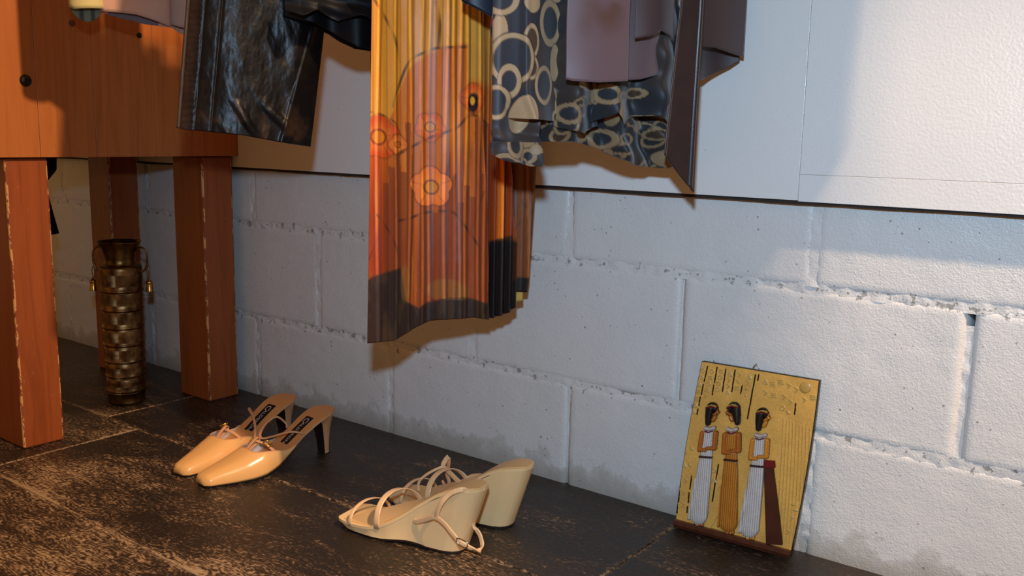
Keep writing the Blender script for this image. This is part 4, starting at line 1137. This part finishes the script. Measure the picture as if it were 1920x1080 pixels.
a_ = np.linspace(0, 1, NA+1)[None, :]*np.ones((NB+1, 1)); b_ = np.linspace(0, 1, NB+1)[:, None]*np.ones((1, NA+1))
bil = lambda k: (CB['BL'][k]*(1-a_)+CB['BR'][k]*a_)*(1-b_)+(CB['TL'][k]*(1-a_)+CB['TR'][k]*a_)*b_
QX, QY = bil(0), bil(1)
def wpos(a, b, h):
    def comp(i): return (cBL[i]*(1-a)+cBR[i]*a)*(1-b)+(cTL[i]*(1-a)+cTR[i]*a)*b
    bow = -.0035*(1-(2*b-1)**2)      # the side edges are slightly hollow
    sx = (cBR-cBL).normalized()
    k = (bow*(1-2*a)*-1)
    return np.stack([comp(i)+nrm[i]*h+sx[i]*k*-1 for i in range(3)], -1)
H = .0012*(fbm(np.stack([QX/60, QY/60, QX*0], -1), 1., 3)-.5)
COL = np.ones(QX.shape+(3,))*lin((236, 178, 88))
nz_ = fbm(np.stack([QX/120, QY/120, QX*0], -1), 1.4, 3, 5.)
COL = COL*(.85+.35*nz_[..., None])
OWN = np.zeros(QX.shape, dtype=int)
def seg_d(pts, rad):
    best = np.full(QX.shape, 9e9)
    for (x0, y0), (x1, y1), r0_, r1_ in zip(pts[:-1], pts[1:], rad[:-1], rad[1:]):
        dx, dy = x1-x0, y1-y0; L2 = dx*dx+dy*dy+1e-9
        t = np.clip(((QX-x0)*dx+(QY-y0)*dy)/L2, 0, 1)
        best = np.minimum(best, np.hypot(QX-x0-t*dx, QY-y0-t*dy)/(r0_+(r1_-r0_)*t))
    return best
def put(d, h, base, col, own=0, ribs=None, line=True):
    m = d < 1
    dome = base + h*np.sqrt(np.clip(1-d*d, 0, 1))
    H[m] = np.maximum(dome, 0)[m]
    c = np.ones(QX.shape+(3,))*lin(col)
    if ribs is not None:
        c = c*(.62+.55*(.5+.5*np.sin(ribs)))[..., None]; H[m] += (.0004*np.sin(ribs))[m]
    c = c*(1-.35*sstep(.82, 1., d)[..., None])
    COL[m] = c[m]; OWN[m] = own
def cap(pts, rad, h, base, col, own=0, ribs=None):
    if not isinstance(rad, (list, tuple)): rad = [rad]*len(pts)
    put(seg_d(pts, rad), h, base, col, own, ribs)
def ell(cx, cy, rx, ry, h, base, col, own=0, ang=0.):
    dx, dy = QX-cx, QY-cy; c, s = math.cos(ang), math.sin(ang)
    put(np.hypot((dx*c+dy*s)/rx, (-dx*s+dy*c)/ry), h, base, col, own)
def line(x0, y0, x1, y1, r, h, col=(206, 160, 78)): cap([(x0, y0), (x1, y1)], r, h, 0, col)
# fine upright grooves at the right
for i in range(11):
    xa = 590+i*13.5; line(xa+12+i*1.5, 330+i*6, xa-30+i*2.0, 930+i*8, 1.7, .0006, (206, 160, 78))
# dark upright bars
for x0, y0, x1, y1 in ((222, 70, 208, 143), (203, 158, 195, 208), (190, 220, 184, 262), (180, 280, 176, 306), (272, 75, 262, 150), (258, 162, 252, 210), (318, 85, 304, 195), (366, 90, 352, 195), (404, 168, 396, 205), (470, 115, 430, 330), (487, 115, 482, 142), (662, 258, 655, 310),
                       (92, 600, 85, 670), (82, 690, 76, 745), (70, 760, 66, 800), (148, 615, 138, 680), (133, 700, 128, 750), (122, 770, 119, 800), (285, 560, 252, 745)):
    cap([(x0, y0), (x1, y1)], 3.6, -.0008, -.0002, (26, 20, 14))
# plain geometric marks in raised line between the bars
g = np.random.default_rng(11)
def mark(cx, cy, r):
    k = g.integers(0, 5); col = (212, 168, 88)
    if k == 0:
        dx = np.abs(np.hypot(QX-cx, QY-cy)-r*.75)/2.6; put(dx, .0009, 0, col)
    elif k == 1: ell(cx, cy, r*.9, r*.45, .0012, 0, col, 0, g.random()*1.5)
    elif k == 2:
        for q_ in (-.6, 0, .6): cap([(cx-r*.8, cy+r*q_), (cx+r*.8, cy+r*q_+2)], 2.6, .0010, 0, col)
    elif k == 3: cap([(cx-r*.8, cy+r*.6), (cx, cy-r*.8), (cx+r*.8, cy+r*.7), (cx-r*.8, cy+r*.6)], 2.6, .0010, 0, col)
    else: cap([(cx-r*.5, cy-r*.8), (cx+r*.5, cy-r*.2), (cx-r*.4, cy+r*.7)], 3.2, .0010, 0, col)
for x0, x1, y0, y1, dy in ((198, 158, 90, 300, 34), (246, 212, 95, 230, 30), (296, 276, 95, 205, 30), (342, 328, 110, 215, 30), (390, 372, 115, 205, 32), (440, 416, 125, 240, 30)):
    y = y0
    while y < y1:
        mark(x0+(x1-x0)*(y-y0)/(y1-y0), y, 12); y += dy
for cx, cy in ((520, 150), (556, 160), (596, 150), (634, 170), (670, 190), (520, 205), (560, 215), (610, 225), (640, 250), (600, 280), (625, 300), (705, 240), (745, 225), (118, 500), (150, 480), (110, 560), (140, 560), (118, 640), (106, 700), (100, 760), (262, 590), (262, 640), (300, 620), (292, 680), (640, 760), (632, 830), (618, 900), (650, 790)):
    mark(cx, cy, 14)
dx = np.hypot(QX-710, QY-180)/27; put(dx, .0014, 0, (206, 162, 80))
cap([(245, 880), (296, 790), (318, 900), (245, 880)], 2.2, .0008, 0, (206, 160, 80))
SK, SK2, HAIR, RED, WH = (190, 104, 34), (222, 140, 44), (22, 19, 18), (120, 30, 34), (226, 214, 204)
rib = QX*.62+QY*.05
# a plain dark column at the right
def poly_mask(pts):
    m = np.zeros(QX.shape, bool); n = len(pts)
    for i in range(n):
        (xa, ya), (xb, yb) = pts[i], pts[(i+1) % n]
        cnd = ((ya > QY) != (yb > QY)) & (QX < (xb-xa)*(QY-ya)/(yb-ya+1e-9)+xa)
        m ^= cnd
    return m
m = poly_mask([(506, 560), (552, 560), (594, 968), (516, 962)]); H[m] = .0032; COL[m] = (np.ones(QX.shape+(3,))*lin((82, 40, 26))*(.7+.6*nz_[..., None]))[m]; OWN[m] = 4
m = poly_mask([(500, 535), (560, 540), (562, 575), (500, 572)]); H[m] = .0045; COL[m] = lin((126, 28, 30)); OWN[m] = 4
def robed(cx, foot, head, cols, own, skin, tilt):
    """an upright standing figure in a long robe, hands folded, of no particular story"""
    fx, fy = foot; hx, hy = head
    L = fy-hy
    def q(t, d=0): return (hx+(fx-hx)*t+d, hy+L*t)
    cap([q(.95, -12), q(1.0, -2)], [12, 9], .0036, .001, skin, own); cap([q(.94, 14), q(1.0, 24)], [12, 9], .0036, .001, skin, own)
    cap([q(.20), q(.34), q(.52), q(.92)], [32, 29, 38, 46], .0052, .001, cols, own, rib)
    cap([q(.40, -28), q(.41, 28)], 6, .0066, .001, (60, 34, 22), own)
    cap([q(.94, -46), q(.60, -36)], [8, 5], .0060, .001, cols, own, rib)
    ell(hx+13*tilt, hy+6, 18, 30, .0066, .001, skin, own); cap([(hx+26*tilt, hy+4), (hx+33*tilt, hy+13), (hx+26*tilt, hy+15)], 5, .0060, .001, skin, own)
    cap([(hx+12*tilt, hy+36), (hx+4*tilt, hy+50)], 11, .0050, .001, skin, own)
    ell(hx-3*tilt, hy-10, 30, 30, .0072, .001, HAIR, own); cap([(hx-12*tilt, hy-8), (hx-18*tilt, hy+30), (hx-22*tilt, hy+64)], [24, 20, 14], .0066, .001, HAIR, own)
    cap([(hx+24*tilt, hy-12), (hx, hy-20), (hx-26*tilt, hy-14)], 5.5, .0084, .001, RED, own); cap([(hx+24*tilt, hy-19), (hx, hy-27), (hx-24*tilt, hy-21)], 2.6, .0084, .001, (214, 170, 80), own)
    ell(hx+20*tilt, hy+1, 4.2, 2.6, .0072, .001, (24, 18, 14), own); cap([(hx+23*tilt, hy+22), (hx+28*tilt, hy+22)], 2.2, .0066, .001, (120, 50, 30), own)
    cap([q(.155, -20), q(.165), q(.155, 22)], 10, .0062, .001, (206, 190, 180), own); cap([q(.18, -18), q(.19), q(.18, 20)], 3.6, .0072, .001, RED, own)
    cap([q(.20, -34), q(.34, -36), q(.345, -4)], [13, 12, 10], .0066, .001, skin, own)
    cap([q(.20, 34), q(.33, 38), q(.33, 4)], [13, 12, 10], .0068, .001, skin, own)
robed(0, (176, 862), (258, 285), (224, 212, 202), 1, SK, 1)
robed(0, (330, 905), (362, 285), (208, 128, 40), 2, SK, -1)
robed(0, (430, 935), (508, 315), (226, 214, 204), 3, SK2, 1)
# build the plate and each figure as its own raised piece
Hc = np.clip(H, -.0012, .012)
PW = wpos(a_, b_, .009 + np.where(OWN == 0, Hc, 0.0)) - np.array(tab.location)
PC = np.where((OWN == 0)[..., None], COL, lin((190, 136, 60)))
W = NA+1
ii = np.arange(NB+1)[:, None]*W+np.arange(W)[None, :]
def quads(mask=None):
    A = ii[:-1, :-1]; B = ii[:-1, 1:]; Cc = ii[1:, 1:]; D = ii[1:, :-1]
    Q = np.stack([A, B, Cc, D], -1)
    return Q.reshape(-1, 4) if mask is None else Q[mask]
Vp = PW.reshape(-1, 3); base = len(Vp)
rim = list(ii[0, :]) + list(ii[1:, -1]) + list(ii[-1, -2::-1]) + list(ii[-2:0:-1, 0])
back = wpos(a_, b_, a_*0).reshape(-1, 3) - np.array(tab.location)
Vr = back[rim]
Fp = [tuple(int(x) for x in f) for f in quads()]
n = len(rim)
Fp += [(int(rim[k]), base+k, base+(k+1) % n, int(rim[(k+1) % n])) for k in range(n)] + [tuple(range(base+n-1, base-1, -1))]
pc = np.vstack([PC.reshape(-1, 3), np.ones((n, 3))*lin((28, 24, 18))])
edge = np.zeros(PC.shape[:2], bool); edge[0, :] = edge[-1, :] = edge[:, 0] = edge[:, -1] = edge[-2, :] = edge[:, -2] = edge[:, 1] = True
pc[:base][edge.reshape(-1)] = lin((36, 30, 20))
mobj('plate', np.vstack([Vp, Vr]), Fp, MAT['gilt'], tab, cols=pc)
HW = wpos(a_, b_, .009 + np.maximum(Hc, .0)) - np.array(tab.location)
for own, nm in ((1, 'relief_figure'), (2, 'relief_figure'), (3, 'relief_figure'), (4, 'relief_column')):
    mk_ = (OWN == own)
    fm = (mk_[:-1, :-1] & mk_[:-1, 1:] & mk_[1:, 1:] & mk_[1:, :-1])
    Q = quads(fm); used = np.unique(Q); remap = {int(v): i for i, v in enumerate(used)}
    V = HW.reshape(-1, 3)[used]; cc = COL.reshape(-1, 3)[used]
    F = [tuple(remap[int(x)] for x in f) for f in Q]
    # walls down to the plate
    from collections import Counter
    ec = Counter()
    for f in F:
        for k in range(4): ec[(min(f[k], f[(k+1) % 4]), max(f[k], f[(k+1) % 4]))] += 1
    bd_ = [e_ for e_, c_ in ec.items() if c_ == 1]
    bv = sorted({v for e_ in bd_ for v in e_}); bi = {v: len(V)+k for k, v in enumerate(bv)}
    PV = wpos(a_, b_, .0088+a_*0).reshape(-1, 3)[used] - np.array(tab.location)
    V = np.vstack([V, PV[bv]]); cc = np.vstack([cc, cc[bv]*.5])
    F += [(a, b, bi[b], bi[a]) for a, b in bd_]
    mobj(nm, V, F, MAT['gilt'], tab, cols=cc)
# ledge along the foot
def lp(a, b, h): return tuple(wpos(np.array(a), np.array(b), np.array(h)) - np.array(tab.location))
def ledge(name, b0, b1, h0, h1):
    V, F = [], []
    na = 24
    for i in range(na+1):
        a = i/na; wv = .0004*math.sin(i*2.3)
        V += [lp(a, b0, .0085), lp(a, b0, h0+wv), lp(a, b1-.004, h1+wv), lp(a, b1, h1-.0015), lp(a, b1, .0085)]
    for i in range(na):
        for k in range(5): F.append((i*5+k, i*5+(k+1) % 5, (i+1)*5+(k+1) % 5, (i+1)*5+k))
    F += [(0, 1, 2, 3, 4), tuple(na*5+k for k in (4, 3, 2, 1, 0))]
    return mobj(name, V, F, MAT['ledge'], tab, smooth=False)
ledge('upper_ledge', .022, .046, .0170, .0165)
ledge('lower_ledge', .0, .020, .0130, .0150)
# wire hanging loop at the top
hb = wpos(np.array(.47), np.array(1.0), np.array(.004)) - np.array(tab.location); hb = Vector(hb)
sx = (cTR-cTL).normalized(); uz = (cTL-cBL).normalized()
tube('hanging_loop', [hb-sx*.0055-uz*.002, hb-sx*.004+uz*.004, hb+uz*.008, hb+sx*.004+uz*.003, hb+sx*.0060-uz*.002], .0006, MAT['steel'], tab, seg=8)
